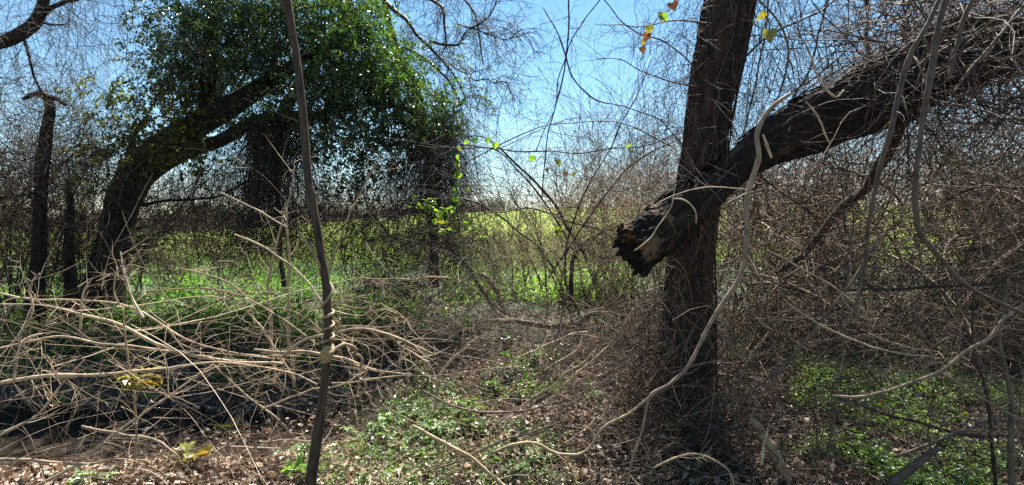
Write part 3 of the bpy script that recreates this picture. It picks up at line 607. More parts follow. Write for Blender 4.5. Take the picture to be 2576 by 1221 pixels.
branch('fallen_branch', 'thin arching pale twig over the green plants left of the sapling', B, [(350, 735, 4.0), (450, 728, 4.0), (525, 727, 4.0), (600, 742, 4.8), (670, 775, 4.8), (740, 820, 4.8), (800, 870, 4.0)], 'pale', 14, .3, .002, d=2.8)
branch('fallen_branch', 'small pale twig above the arching one, ending in dry heads', B, [(450, 675, 3.2), (550, 700, 4.0), (600, 730, 4.0), (640, 770, 4.0)], 'pale', 14, .2, .0016, d=2.8)
branch('pale_vine', 'slender white shoot curving down to touch the sapling from upper left', 'vine', [(590, 590, 4), (645, 612, 5), (720, 660, 5), (770, 705, 5), (800, 745, 5), (815, 778, 5)], 'pale', 3, .15, .002, d=2.)
branch('pale_vine', 'thin white straight twig slanting in front of the dark hanging vines', 'vine', [(555, 485, 3), (640, 525, 4), (720, 572, 4)], 'pale', 3, .15, .0015, d=2.4)
branch('fallen_branch', 'grey knobbly branch lying over the dark creek', B, [(205, 1073, 8), (280, 1090, 9), (375, 1106, 9), (440, 1140, 8), (458, 1165, 5)], 'gray', 8, .2, .0025, d=3.2)
branch('fallen_branch', 'short reddish stick lying level near the foot of the sapling', B, [(580, 1124, 5), (640, 1127, 6), (705, 1131, 6)], 'tan', 3, .12, .002, d=3.)
branch('fallen_branch', 'pale branch from the left edge at mid-height crossing behind the white twigs', B, [(-20, 735, 4.8), (80, 750, 4.8), (200, 752, 4.8), (330, 772, 5.6), (450, 840, 5.6), (560, 880, 6.4), (680, 905, 6.4)], 'pale', 8, .3, .0022, d=2.9)
branch('fallen_branch', 'pale branch fanning out between the longest branch and the low thick one', B, [(-20, 880, 4.8), (120, 850, 5.6), (260, 862, 5.6), (400, 885, 6.4), (520, 900, 6.4), (620, 905, 6.4)], 'pale', 8, .3, .0022, d=2.7)
branch('fallen_branch', 'low brown branch in the bottom left corner under the twig pile', B, [(-20, 1155, 8), (100, 1160, 7), (220, 1168, 6), (300, 1150, 4)], 'tan', 10, .35, .0025, d=2.1)
branch('brown_stem', 'tall upright brown stem left of the sapling, leaning right at its top', 'stem', [(695, 960, 9), (680, 842, 8), (679, 708, 7), (713, 557, 6), (733, 457, 4), (740, 400, 3)], 'tan', 10, .35, .0025, d=3.4)
branch('brown_stem', 'straight brown stem standing just left of the sapling', 'stem', [(740, 975, 9), (727, 842, 8), (724, 741, 7), (726, 624, 6), (716, 520, 3)], 'tan', 10, .3, .0025, d=3.3)
branch('brown_stem', 'slanting brown stem rising right from behind the sapling toward the evergreen', 'stem', [(826, 740, 6), (830, 668, 6), (863, 580, 5), (897, 500, 5), (930, 440, 4), (960, 390, 3)], 'tan', 6, .3, .002, d=3.)
branch('brown_stem', 'stiff stem leaning left out of the junction left of the sapling', 'stem', [(740, 960, 9), (700, 890, 8), (660, 830, 7), (620, 780, 5), (600, 740, 3)], 'tan', 10, .3, .0025, d=3.1)
branch('fallen_branch', 'smooth tan branch arching away from the right side of the sapling', B, [(700, 905, 6), (760, 858, 7), (830, 840, 8), (880, 829, 8), (940, 832, 8), (1000, 848, 8), (1050, 870, 7), (1088, 892, 6)], 'tan', 10, .26, .0022, d=2.3, extra=([(985, 845, 6), (1010, 872, 5), (1050, 895, 5), (1080, 912, 4)], [(843, 838, 5), (852, 815, 5), (832, 790, 4), (827, 772, 3)], [(830, 785, 3), (860, 762, 3), (884, 742, 2)]))
branch('fallen_branch', 'tan branch running right from the yellow knot, below the arching one', B, [(640, 880, 6), (700, 885, 7), (780, 885, 8), (840, 898, 8), (900, 915, 7), (960, 935, 6), (1035, 943, 4)], 'tan', 10, .26, .0022, d=2.4)
branch('fallen_branch', 'thin tan twig running level to the right below the yellow knot', B, [(835, 965, 5), (900, 962, 5), (960, 950, 5), (1035, 942, 4)], 'tan', 6, .2, .002, d=2.5)
branch('fallen_branch', 'thin crooked tan twig running from the dark creek up to the sapling', B, [(660, 1030, 5), (730, 1000, 5), (790, 980, 5), (850, 972, 4), (885, 955, 3)], 'tan', 6, .2, .002, d=2.4)
# right-hand lianas
branch('pale_liana', 'long smooth pale branch bending down from the log past the vine-clad trunk', B, [(1990, 235, 7.2), (1945, 268, 9.6), (1916, 308, 11.2), (1905, 350, 11.2), (1910, 396, 12.0), (1893, 445, 12.0), (1876, 500, 12.0), (1875, 600, 12.0), (1872, 660, 12.0), (1858, 705, 12.0), (1822, 765, 12.0), (1790, 820, 12.0), (1740, 912, 12.0), (1690, 962, 10.4), (1637, 1000, 9.6), (1615, 1090, 7.2), (1590, 1165, 7.2), (1575, 1230, 6.4)], 'gray', 9, .25, .003, 1, d=2.3, n=90, sides=10)
branch('liana', 'long grey liana dropping in front of the log, left of its thicker twin', 'vine', [(2375, -30, 10), (2330, 60, 11), (2290, 130, 12), (2262, 230, 13), (2240, 330, 13), (2218, 400, 12), (2200, 480, 11), (2187, 560, 12), (2172, 700, 9), (2130, 820, 6)], 'liana', 8, .25, .003, 1, d=2.4, n=80, sides=10)
branch('liana', 'thickest liana crossing the log, bending to the right edge', 'vine', [(2392, -30, 14), (2366, 60, 15), (2345, 180, 15), (2322, 290, 14), (2306, 370, 13), (2297, 440, 13), (2301, 530, 14), (2312, 590, 14), (2335, 620, 14), (2365, 655, 14), (2415, 705, 14), (2485, 745, 13), (2600, 806, 11)], 'liana', 8, .3, .003, 1, d=2.2, n=90, sides=10)
branch('liana', 'short grey stem hanging from the top right over the upper fork of the log', 'vine', [(2460, -30, 12), (2428, 40, 12), (2405, 120, 11), (2384, 205, 10)], 'liana', 5, .25, .003, 1, d=2.6)
branch('liana', 'thin crooked grey stem hanging right of the lianas over the log fork', 'vine', [(2580, 10, 8), (2530, 70, 8), (2480, 130, 8), (2430, 190, 7), (2395, 235, 5)], 'liana', 5, .25, .003, 1, d=2.6)
branch('fallen_branch', 'pale bent branch over the bright green ground cover, forking at the right edge', B, [(2095, 996, 5.5), (2160, 998, 7.0), (2235, 981, 7.8), (2300, 960, 7.8), (2365, 936, 8.6), (2435, 880, 9.4), (2485, 850, 9.4), (2535, 802, 9.4), (2600, 750, 9.4)], 'gray', 6, .25, .0025, d=2.5, extra=([(2370, 940, 6.2), (2445, 985, 6.2), (2510, 1025, 6.2), (2600, 1080, 6.2)],))
branch('broken_stub', 'grey broken stub poking up from the bottom edge at lower right', 'stick', [(2180, 1290, 24), (2237, 1225, 23), (2300, 1172, 22), (2345, 1138, 20), (2359, 1128, 17)], 'liana', 3, .15, .002, d=2.6, sides=12)
branch('root', 'mossy crooked root or limb right of the trunk base', 'root', [(1893, 1052, 18), (1912, 1085, 22), (1935, 1118, 23), (1952, 1150, 24), (1985, 1215, 24)], 'tan', 3, .2, .002, d=3.2, sides=12)
branch('fallen_branch', 'dark branch lying across the shaded ground below the vine-clad trunk', B, [(1560, 1175, 9), (1637, 1151, 10), (1745, 1112, 11), (1832, 1078, 10), (1962, 1064, 8)], 'dark', 12, .3, .003, d=3.4)
branch('fallen_branch', 'thin straight brown stick slanting up right from the trunk base through the thicket', B, [(1827, 1030, 5), (1935, 950, 7), (2085, 790, 8), (2190, 640, 7), (2230, 560, 4)], 'twig', 8, .3, .002, d=2.9)
branch('fallen_branch', 'pale thin twig sloping down right in front of the thicket, upper of two', B, [(1935, 632, 4.0), (2035, 685, 4.8), (2115, 732, 4.0), (2180, 790, 2.4)], 'pale', 5, .2, .002, d=2.7)
branch('fallen_branch', 'pale thin twig sloping down right in front of the thicket, lower of two', B, [(1985, 765, 4.0), (2075, 825, 4.8), (2165, 862, 4.0), (2285, 890, 3.2), (2400, 905, 2.4)], 'pale', 5, .2, .002, d=2.7)
branch('fallen_branch', 'dark springy branch running level to the right edge through the thicket', B, [(2120, 728, 5), (2235, 726, 7), (2385, 722, 8), (2600, 700, 8)], 'dark', 10, .3, .003, d=2.9)
branch('brown_stem', 'upright brown stem at the bottom right edge over the green ground cover', 'stem', [(2548, 1250, 15), (2542, 1120, 14), (2540, 1000, 12), (2520, 860, 9), (2530, 700, 6)], 'twig', 8, .3, .003, d=2.6)
branch('brown_stem', 'thinner upright dark stem left of the one at the bottom right edge', 'stem', [(2508, 1250, 9), (2495, 1120, 9), (2480, 1000, 8), (2450, 880, 6), (2445, 740, 4)], 'dark', 8, .3, .003, d=2.8)
branch('brown_stem', 'thin vertical stem right of the trunk base beside the mossy root', 'stem', [(2080, 1240, 6), (2084, 1120, 6), (2110, 960, 5), (2120, 800, 4), (2140, 600, 4)], 'twig', 8, .25, .002, d=2.8)
branch('fallen_branch', 'short pale stick standing in shade right of the trunk base', B, [(1915, 1170, 5.6), (1922, 1120, 7.2), (1932, 1082, 5.6)], 'pale', 2, .1, .002, d=2.7)
branch('fallen_branch', 'curved brown branch crossing the green ground cover near the right edge', B, [(2250, 1150, 7), (2350, 1110, 9), (2450, 1075, 10), (2520, 1058, 11), (2600, 1060, 11)], 'twig', 8, .3, .003, d=2.9)
branch('fallen_branch', 'long dark branch sagging across the green ground cover at right', B, [(2100, 1000, 6), (2230, 1040, 8), (2380, 1085, 9), (2480, 1095, 9), (2600, 1105, 9)], 'dark', 8, .3, .003, d=3.1)
branch('broken_twig', 'hook-shaped white twig lying on top of the log, uppermost', 'twig', [(2022, 100, 4), (2042, 150, 5), (2060, 200, 5), (2085, 232, 6), (2105, 244, 6), (2122, 228, 4)], 'pale', 1, .08, .0015, 1, d=3.)
branch('broken_twig', 'straight white twig hanging over the middle of the log', 'twig', [(2027, 255, 4), (2052, 285, 5), (2066, 315, 5), (2087, 364, 5)], 'pale', 2, .08, .0015, 1, d=2.9)
branch('broken_twig', 'short white peeled twig beside the pale liana on the log', 'twig', [(1920, 340, 5), (1930, 368, 8), (1941, 398, 7)], 'pale', 0, d=2.6)
branch('broken_twig', 'drooping white twig curving over the shaded underside near the charred end', 'twig', [(1690, 500, 3), (1718, 503, 4), (1742, 520, 4), (1751, 540, 4), (1752, 562, 4)], 'pale', 0, d=3.)
branch('broken_twig', 'long thin white twig arching level across the log below the fork of the trunk', 'twig', [(1640, 520, 2), (1700, 490, 3), (1780, 473, 3), (1850, 474, 3), (1885, 480, 3)], 'pale', 2, .08, .0012, 1, d=2.9)
branch('broken_twig', 'thin forked white twig hanging before the charred end', 'twig', [(1700, 465, 3), (1690, 515, 3), (1660, 565, 4), (1625, 610, 4), (1596, 632, 3)], 'pale', 3, .1, .0012, 1, d=3.)
# centre
branch('fallen_limb', 'white peeled branch lying in the gap at centre beyond the green plants', B, [(1213, 688, 9), (1225, 702, 12), (1248, 732, 14), (1262, 760, 14), (1274, 790, 13)], 'pale', 5, .5, .008, d=8.6)
branch('fallen_limb', 'grey crooked stem leaning left above the white peeled branch', B, [(1124, 590, 8), (1130, 615, 9), (1145, 642, 10), (1178, 676, 11), (1203, 715, 11), (1235, 755, 10), (1262, 800, 8)], 'gray', 10, .9, .009, d=8.2)
branch('fallen_limb', 'pale bowed log lying on the ground between the white branch and the big trunk', 'log', [(1240, 805, 11), (1322, 812, 14), (1392, 819, 15), (1457, 809, 15), (1517, 775, 14), (1570, 735, 10)], 'gray', 12, .7, .007, d=7.6)
branch('fallen_branch', 'pale knobbly stick standing from the leaf litter at centre', B, [(1094, 1030, 9), (1098, 1000, 10), (1103, 960, 10), (1120, 922, 9), (1145, 895, 8), (1180, 870, 5)], 'weed', 6, .25, .003, d=4.4)
branch('fallen_branch', 'straight brown branch sloping down right through the pale green leaves at the bottom', B, [(1040, 1072, 8), (1137, 1125, 10), (1197, 1162, 10), (1247, 1205, 11), (1280, 1240, 11)], 'weed', 5, .2, .003, d=3.2)
branch('fallen_branch', 'thin wavy twig sagging across the leaf litter at centre', B, [(1067, 985, 5), (1137, 1020, 6), (1217, 1036, 6), (1317, 1036, 6), (1420, 1000, 5), (1567, 938, 4)], 'twig', 8, .25, .0025, d=3.7)
branch('fallen_branch', 'pale bowed twig humped over the leaf litter and joining the long pale branch', B, [(1237, 1140, 6), (1297, 1116, 8), (1347, 1117, 8), (1392, 1140, 8), (1432, 1146, 8), (1467, 1136, 7), (1517, 1080, 7), (1597, 1026, 7), (1637, 998, 7)], 'weed', 8, .2, .0025, d=2.9)
branch('fallen_branch', 'straight thin twig pointing up right above the leafy seedlings at centre', B, [(1300, 905, 4), (1342, 884, 5), (1437, 841, 6), (1480, 836, 4)], 'weed', 4, .3, .003, d=4.6)
branch('fallen_branch', 'long thin branch running level over the brush left of centre', B, [(900, 700, 4), (980, 703, 5), (1097, 700, 6), (1167, 715, 6), (1215, 745, 4)], 'weed', 12, .4, .004, d=5.6)
branch('fallen_branch', 'upright forked stick in the brush left of the litter patch', B, [(1010, 862, 6), (1037, 825, 7), (1067, 755, 6), (1084, 716, 4)], 'weed', 8, .35, .004, d=5., extra=([(1037, 825, 5), (1005, 790, 5), (975, 772, 3)],))
branch('fallen_branch', 'thin branch curving up right from the litter into the shade of the trunk', B, [(1380, 1010, 5), (1440, 950, 6), (1500, 900, 6), (1550, 850, 6), (1590, 780, 4)], 'weed', 8, .3, .003, d=4.2)
branch('fallen_branch', 'straight twig crossing the litter towards the trunk base from the bottom centre', B, [(1230, 1080, 4), (1330, 1010, 5), (1440, 930, 5), (1500, 880, 4)], 'weed', 6, .2, .0025, d=3.6)
branch('fallen_branch', 'dark red-brown twig lying low across the bottom centre', B, [(1060, 1190, 4), (1180, 1150, 5), (1300, 1095, 5), (1420, 1060, 4)], 'twig', 6, .2, .0025, d=3.3)
branch('fallen_branch', 'curled brown stick in the bottom right shade under the trunk', B, [(1640, 1180, 4), (1700, 1152, 6), (1760, 1145, 6), (1830, 1180, 5), (1850, 1225, 4)], 'weed', 6, .2, .0025, d=2.8)
branch('dark_stem', 'thick crooked dark stem leaning behind the charred end', 'stem', [(1437, 770, 12), (1436, 720, 12), (1442, 670, 12), (1462, 625, 10), (1500, 590, 8), (1560, 570, 5)], 'dark', 16, .8, .007, 3, d=7)
# arches and hanging vines in the central gap
V_ = 'vine'
def vine(label, pts, mt='dark', m=5, L0=.4, rad=.003, d=6.5, extra=(), lv=2, n=60, grav=-.1): return branch('vine', label, V_, pts, mt, m, L0, rad, lv, grav, extra, None, .35, n, 5, d)
vine('thickest vine arching left over the field from the bare saplings', [(1470, 640, 8), (1412, 546, 8), (1378, 499, 7), (1332, 447, 7), (1285, 397, 6), (1239, 360, 5), (1205, 342, 4), (1162, 348, 4), (1137, 366, 3), (1125, 400, 2)], m=10, L0=.8)
vine('thin vine arching just inside the thickest arch', [(1450, 640, 5), (1385, 530, 5), (1325, 455, 5), (1270, 400, 4), (1225, 372, 4), (1170, 362, 3), (1130, 372, 2)], m=8, L0=.8, d=6.7)
vine('low vine bowed over the crest of the field', [(1540, 600, 5), (1511, 583, 6), (1424, 552, 6), (1378, 533, 5), (1316, 527, 5), (1223, 540, 4), (1170, 560, 3)], m=8, L0=.6)
vine('vine crossing the field from upper left to lower right', [(1130, 488, 4), (1155, 499, 5), (1208, 515, 5), (1270, 555, 5), (1316, 586, 5), (1366, 635, 5), (1400, 690, 5)], m=6, L0=.6)
vine('near-level vine spanning from the leafy chain to the big trunk', [(1140, 372, 3), (1254, 376, 4), (1316, 381, 4), (1424, 382, 4), (1532, 371, 4), (1620, 366, 4), (1700, 340, 4)], m=10, L0=.7)
vine('vine looping high between the bare saplings and the big trunk', [(1130, 430, 3), (1200, 395, 3), (1300, 345, 3), (1400, 312, 3), (1500, 300, 3), (1600, 320, 4), (1700, 380, 4)], m=10, L0=.7)
vine('straightest vine hanging from the top edge into the gap', [(1430, -40, 4), (1431, 20, 4), (1432, 60, 4), (1422, 140, 4), (1407, 215, 4), (1390, 280, 4), (1372, 400, 4), (1362, 500, 4)], m=6, L0=.5, d=5)
vine('vine hanging from the top edge and swinging right to the trunk', [(1365, 17, 2), (1380, 45, 3), (1397, 75, 3), (1415, 120, 4), (1425, 145, 4), (1442, 200, 4), (1472, 235, 4), (1507, 252, 4), (1582, 265, 4), (1660, 300, 4), (1720, 380, 4)], m=8, L0=.6, d=5)
vine('slack vine from the top edge crossing the straight one', [(1525, -20, 3), (1490, 30, 3), (1440, 90, 3), (1422, 150, 3), (1400, 240, 3), (1385, 300, 3), (1350, 380, 3)], m=5, L0=.5, d=5.1)
vine('thin stem reaching left across the sky from the big trunk, upper', [(1790, 60, 5), (1700, 50, 4), (1620, 70, 3), (1560, 62, 3), (1495, 66, 2)], m=10, L0=.6, d=4.3)
vine('thin stem reaching left across the sky from the big trunk, lower', [(1760, 220, 5), (1690, 205, 4), (1610, 180, 3), (1560, 150, 3), (1502, 149, 2)], m=10, L0=.6, d=4.3)
vine('vine drooping from the top edge to the big trunk', [(1505, -20, 3), (1560, 50, 3), (1620, 90, 4), (1690, 120, 4), (1770, 190, 4)], m=10, L0=.6, d=4.4)
vine('bowed vine rising from the brush and curving to the trunk at mid-height', [(1380, 700, 5), (1440, 610, 5), (1500, 520, 5), (1560, 440, 5), (1640, 380, 5), (1720, 350, 4)], m=10, L0=.7, d=5.6)
vine('vine climbing from the brush left of the charred end to the sky', [(1420, 720, 4), (1430, 600, 4), (1470, 480, 4), (1540, 360, 4), (1600, 240, 3), (1640, 150, 2)], m=12, L0=.6, d=5.4)
for k, (lab, pts) in enumerate([
    ('thin vine strung across the upper right sky beside the big trunk', [(1870, 150), (1930, 90), (2000, 60), (2090, 10), (2130, -30)]),
    ('vine looping from trunk fork up to the right over the log', [(1850, 420), (1930, 300), (2040, 220), (2160, 150), (2290, 60), (2380, -20)]),
    ('dark vine running parallel above the log', [(1860, 380), (1960, 250), (2070, 180), (2180, 90), (2250, -20)]),
    ('vine dropping steeply between the trunk and the log', [(1935, -20), (1920, 100), (1905, 200), (1880, 300), (1850, 380)]),
    ('vine crossing the sky steeply left of the lianas', [(2090, -20), (2060, 90), (2030, 180), (1990, 260), (1960, 330)]),
    ('vine bent like a bow right of the trunk near the top edge', [(1895, -10), (1960, 60), (1985, 140), (1965, 230), (1920, 300)]),
    ('thick dark stem rising behind the log to the top edge', [(2200, 260), (2190, 150), (2180, 60), (2190, -30)]),
    ('crooked stem rising behind the log near the lianas', [(2290, 160), (2270, 80), (2285, 10), (2270, -40)])]):
    ww = 9 if k > 5 else 5
    vine(lab, [(a, b, ww) for a, b in pts], 'dark' if k % 2 == 0 else 'twig', 12, .8, .003, 4.3+.2*(k % 4), lv=3)
# ------------------------------------------------------------------ bare saplings / shrubs beyond the gap
def shrub(u, v, hpx, d, label, n=5, mt='dark', spread=.35, leaf=None, group='bare saplings at the field edge', name='bare_sapling', th=.02, m1=9, m2=5, arch=.0):
    b = P(u, v, d); b[2] = gh(b[0], b[1]); t = thing(name, b, label, 'shrub' if n > 3 else 'sapling', group)
    Hh = hpx/FOC*d; st = b+rng.normal(size=(n, 3))*[.12, .12, 0]*np.minimum(n, 4)/2
    dr = nrm(rng.normal(size=(n, 3))*[spread, spread, .05]+[0, 0, 1])
    g = Geo(); a = walk(st, dr, Hh*rng.uniform(.75, 1.1, n), 14, .14, arch); ra = taper(rng.uniform(.6, 1, n)*th, 14, .2); g.tubes(a, ra, 5); part('stem', g, M[mt], t)
    g = Geo(); s, dd, L, r = sprout(a, ra, m1, .2, .95, .55, (.2, .45), .55, up=.25); c = walk(s, dd, L, 8, .25, .1+arch); rc = taper(r, 8, .35); g.tubes(c, rc, 3)
    s, dd, L, r = sprout(c, rc, m2, .2, 1, .6, (.3, .6), .6, up=.15); e = walk(s, dd, L, 6, .3, arch); re = taper(np.maximum(r, .0034), 6, .5); g.tubes(e, re, 3)
    s, dd, L, r = sprout(e, re, 2, .2, 1, .6, (.3, .7), .6); f = walk(s, dd, L, 5, .3); g.tubes(f, taper(np.maximum(r, .0026), 5, .6), 3)
    part('twigs', g, M[mt], t)
    if leaf:
        g = Geo(); k = rng.random(len(e)) < leaf[1]; e2 = e[k]; m = 3; ki = rng.integers(2, 6, (len(e2), m)); pos = e2[np.arange(len(e2))[:, None], ki].reshape(-1, 3)
        g.leaves(pos, rng.normal(size=pos.shape), rng.normal(size=pos.shape)*.5+[0, 0, 1], rng.uniform(*leaf[2], len(pos)), .5); part('leaves', g, M[leaf[0]], t)
    return t
L1 = [(1210, 640, 190, 12, 'low sapling with tiny pale buds rising over the field left of the gap', 4, ('olive', .35, (.02, .04))),
      (1255, 650, 170, 13, 'short budding sapling in the middle of the field gap', 4, ('olive', .35, (.02, .04))),
      (1300, 655, 160, 12, 'stubby budding sapling under the thickest arching vine', 4, ('olive', .3, (.02, .04))),
      (1350, 680, 330, 11, 'slim bare sapling where the arching vines cross', 4, None),
      (1395, 680, 420, 11, 'tall bare sapling right of the field gap', 4, None),
      (1440, 690, 460, 10.5, 'tallest bare sapling against the sky at centre right', 4, None),
      (1480, 690, 430, 11, 'bare sapling with fanned tips right of the tallest one', 5, None),
      (1525, 700, 440, 10, 'dense bare sapling midway between the gap and the big trunk', 5, None),
      (1570, 700, 400, 10, 'bare sapling with crossing stems left of the big trunk', 5, None),
      (1615, 690, 420, 9, 'bare sapling just left of the vine-matted trunk', 5, None),
      (1660, 700, 450, 9, 'bare sapling half hidden behind the vine-matted trunk', 5, None),
      (1545, 660, 190, 8, 'low olive-leaved shrub left of the charred log end', 8, ('olive', .35, (.02, .04))),
      (1620, 620, 200, 7.5, 'leafy scrub directly above the charred log end', 8, ('olive', .3, (.02, .04))),
      (1480, 660, 150, 8, 'low leafy scrub at the right edge of the field gap', 8, ('olive', .3, (.02, .04)))]
for (u, v, h_, d, lab, n, lf) in L1: shrub(u, v, h_, d, lab, n, leaf=lf)
L2 = [(30, 760, 560, 8, 'bare grey shrub at the far left edge beneath the overhead limb'), (70, 740, 420, 9, 'bare shrub behind the dead snag'),
      (150, 750, 520, 9, 'tall bare shrub between the snag and the leaning tree'), (215, 740, 420, 10, 'bare shrub touching the left side of the leaning trunk'),
      (-60, 760, 520, 7, 'bare shrub mostly outside the left edge'), (370, 690, 240, 12, 'wispy bare shrub right of the leaning trunk base'),
      (450, 690, 220, 12, 'wispy bare shrub beneath the lower limb of the leaning tree'), (540, 680, 220, 12, 'wispy bare shrub left of the hanging vine column')]
for (u, v, h_, d, lab) in L2: shrub(u, v, h_, d, lab, 7, 'twig', .4, ('olive', .12, (.03, .05)), 'bare shrubs on the left', 'bare_shrub', .018, 14, 6, -.1)
# ------------------------------------------------------------------ hanging vine curtains and thickets (uncountable)
def tangle(g, n, box, L=(.4, 1.2), r=(.001, .004), bias=(0, 0, 0), K=9, wig=.45, grav=-.1, ch=2, iso=1., sides=3):
    u0, u1, v0, v1, d0, d1 = box
    if n > 220:                                     # uneven clumps and gaps
        k_ = []
        while len(k_) < n:
            a = rng.uniform(u0, u1), rng.uniform(v0, v1)
            if vnoise(a[0]*.011+d0, a[1]*.013)+.5*vnoise(a[0]*.03, a[1]*.03+d0) > rng.uniform(-.75, .25): k_.append(a)
        k_ = np.array(k_); st = P(k_[:, 0], k_[:, 1], rng.uniform(d0, d1, n))
    else: st = P(rng.uniform(u0, u1, n), rng.uniform(v0, v1, n), rng.uniform(d0, d1, n))
    _tangle(g, n, box, st, L, r, bias, K, wig, grav, ch, iso, sides)
def _tangle(g, n, box, st, L, r, bias, K, wig, grav, ch, iso, sides):
    sl_ = (CAMZ-st[:, 2])/st[:, 1]; dm = np.where(sl_ > .02, (CAMZ-.05)/np.maximum(sl_, .02), 1e3)*rng.uniform(.8, 1, n)
    kk = np.minimum(1, dm/st[:, 1])[:, None]; st = np.array([0, 0, CAMZ])+(st-[0, 0, CAMZ])*kk
    dr = nrm(rng.normal(size=(n, 3))*iso+np.array(bias))
    a = clampg(walk(st, dr, rng.uniform(*L, n), K, wig, grav)); ra = taper(rng.uniform(0, 1, n)**2.2*(r[1]-r[0])+r[0], K, .4); g.tubes(a, ra, sides)
    if ch:
        s, dd, LL, rr = sprout(a, ra, ch, .1, 1, .9, (.25, .6), .6); b = clampg(walk(s, dd, LL, 6, wig, grav)); g.tubes(b, taper(np.maximum(rr, r[0]*.7), 6, .5), 3)
def drape(g, n, box, L, r, wig=.3, ch=4):
    tangle(g, n, box, L, r, (0, 0, -1.6), 12, wig, -.35, ch, .5)
g = Geo(); drape(g, 420, (630, 765, 270, 400, 8, 8.8), (.9, 2.3), (.002, .008)); tangle(g, 300, (640, 760, 320, 560, 8, 8.8), (.4, 1), (.002, .005), (0, 0, -.8))
solo('hanging_vines', g, M['dark'], 'dense dark column of dead vines hanging below the evergreen, left of the thin pole', 'vines')
g = Geo(); drape(g, 400, (1035, 1150, 260, 440, 7.8, 8.5), (.9, 2.1), (.002, .007)); tangle(g, 220, (1040, 1140, 330, 620, 7.8, 8.5), (.4, 1), (.002, .004), (0, 0, -.8))
solo('hanging_vines', g, M['dark'], 'dark curtain of dead vines at the right end of the evergreen', 'vines')
g = Geo(); drape(g, 230, (780, 1040, 370, 480, 7.8, 8.6), (.5, 1.3), (.0015, .005)); solo('hanging_vines', g, M['dark'], 'loose fringe of twigs hanging between the pole and the dark curtain', 'vines')
g = Geo(); drape(g, 260, (340, 660, 350, 480, 8, 9), (.5, 1.5), (.0015, .005)); solo('hanging_vines', g, M['dark'], 'loose fringe of twigs hanging under the lower limb of the leaning tree', 'vines')
g = Geo(); drape(g, 120, (-60, 400, -90, 260, 6, 8), (.5, 1.8), (.0015, .0055), .6); tangle(g, 70, (-60, 420, 100, 420, 6, 8), (.6, 1.6), (.0012, .005), wig=.25, ch=5); solo('hanging_vines', g, M['dark'], 'wispy hair-thin twigs hanging against the blue sky at upper left', 'vines')
g = Geo(); drape(g, 90, (1880, 2330, -120, 150, 4.2, 5.5), (.8, 2.), (.0015, .006), .25); tangle(g, 130, (1870, 2330, -60, 300, 4.2, 5.5), (.6, 1.8), (.001, .005), wig=.2, ch=5); solo('hanging_vines', g, M['dark'], 'net of thin vines against the sky between the big trunk and the log', 'vines')
g = Geo(); drape(g, 60, (1640, 1780, -60, 350, 4.2, 5), (.5, 1.2), (.001, .003), .5); tangle(g, 150, (1590, 1780, 0, 560, 4.2, 5.6), (.4, 1.2), (.001, .003), wig=.35); solo('hanging_vines', g, M['dark'], 'fine dead twigs sprayed against the sky left of the big trunk', 'vines')
# thickets
def thick(label, name, mt, specs, kind='stuff', cat='thicket'):
    g = Geo()
    for sp in specs: tangle(g, *sp[:1], sp[1], **sp[2])
    return solo(name, g, M[mt], label, cat, kind=kind)
thick('dense dark tangle of dead bramble stems filling the right side below the log', 'thicket', 'bramble', [
    (1350, (1830, 2700, 440, 900, 6, 9), dict(L=(.5, 1.7), r=(.003, .016), wig=.5)),
    (500, (2250, 2750, -60, 450, 6, 9), dict(L=(.6, 2.), r=(.003, .012), wig=.5)),
    (350, (1820, 2120, 560, 860, 4.4, 6), dict(L=(.5, 1.4), r=(.002, .008), wig=.6)),
    (420, (1820, 2700, 640, 880, 5., 6.8), dict(L=(.4, 1.2), r=(.0012, .006), wig=.7))])
thick('greyish twigs lit by the sun in the thicket at the right edge', 'thicket', 'twig', [
    (750, (1830, 2700, 430, 880, 5.6, 8), dict(L=(.4, 1.4), r=(.0015, .009), wig=.6)),
    (170, (1900, 2750, 450, 900, 3.2, 4.5), dict(L=(.4, 1.3), r=(.0015, .006), wig=.4)),
    (700, (2250, 2750, 380, 880, 5.6, 8), dict(L=(.4, 1.2), r=(.0012, .005), wig=.7, bias=(.7, 0, .1))),
    (240, (1850, 2650, 900, 1180, 2.8, 4.), dict(L=(.3, .9), r=(.001, .004), wig=.5)),
    (260, (2250, 2750, -100, 200, 3., 4), dict(L=(.4, 1.4), r=(.002, .007), wig=.5)), (120, (2330, 2750, 120, 420, 3.2, 5), dict(L=(.4, 1.2), r=(.0015, .006), wig=.5))])
thick('brown mesh of twigs behind the charred log end and saplings', 'thicket', 'weed', [
    (700, (1380, 1720, 430, 700, 6, 9), dict(L=(.4, 1.), r=(.0015, .004), wig=.6)),
    (120, (1150, 1500, 590, 670, 8, 11), dict(L=(.4, 1.), r=(.0015, .004), wig=.5))])
thick('dark criss-crossing briars between the leaning tree and the field gap', 'thicket', 'dark', [
    (360, (300, 1180, 430, 600, 7.5, 10), dict(L=(.8, 2.2), r=(.003, .008), wig=.5, ch=4, grav=-.15)),
    (260, (280, 1180, 520, 650, 8, 11), dict(L=(.6, 1.6), r=(.003, .008), wig=.5, ch=3))])
thick('arching bare briars crossing before the field and sky gap', 'thicket', 'dark', [
    (110, (1150, 1720, 330, 600, 6, 9), dict(L=(1., 2.6), r=(.002, .006), wig=.3, ch=4, grav=-.2)),
    (160, (1400, 1740, 280, 560, 6, 9), dict(L=(.8, 2.), r=(.002, .005), wig=.35, ch=4))])
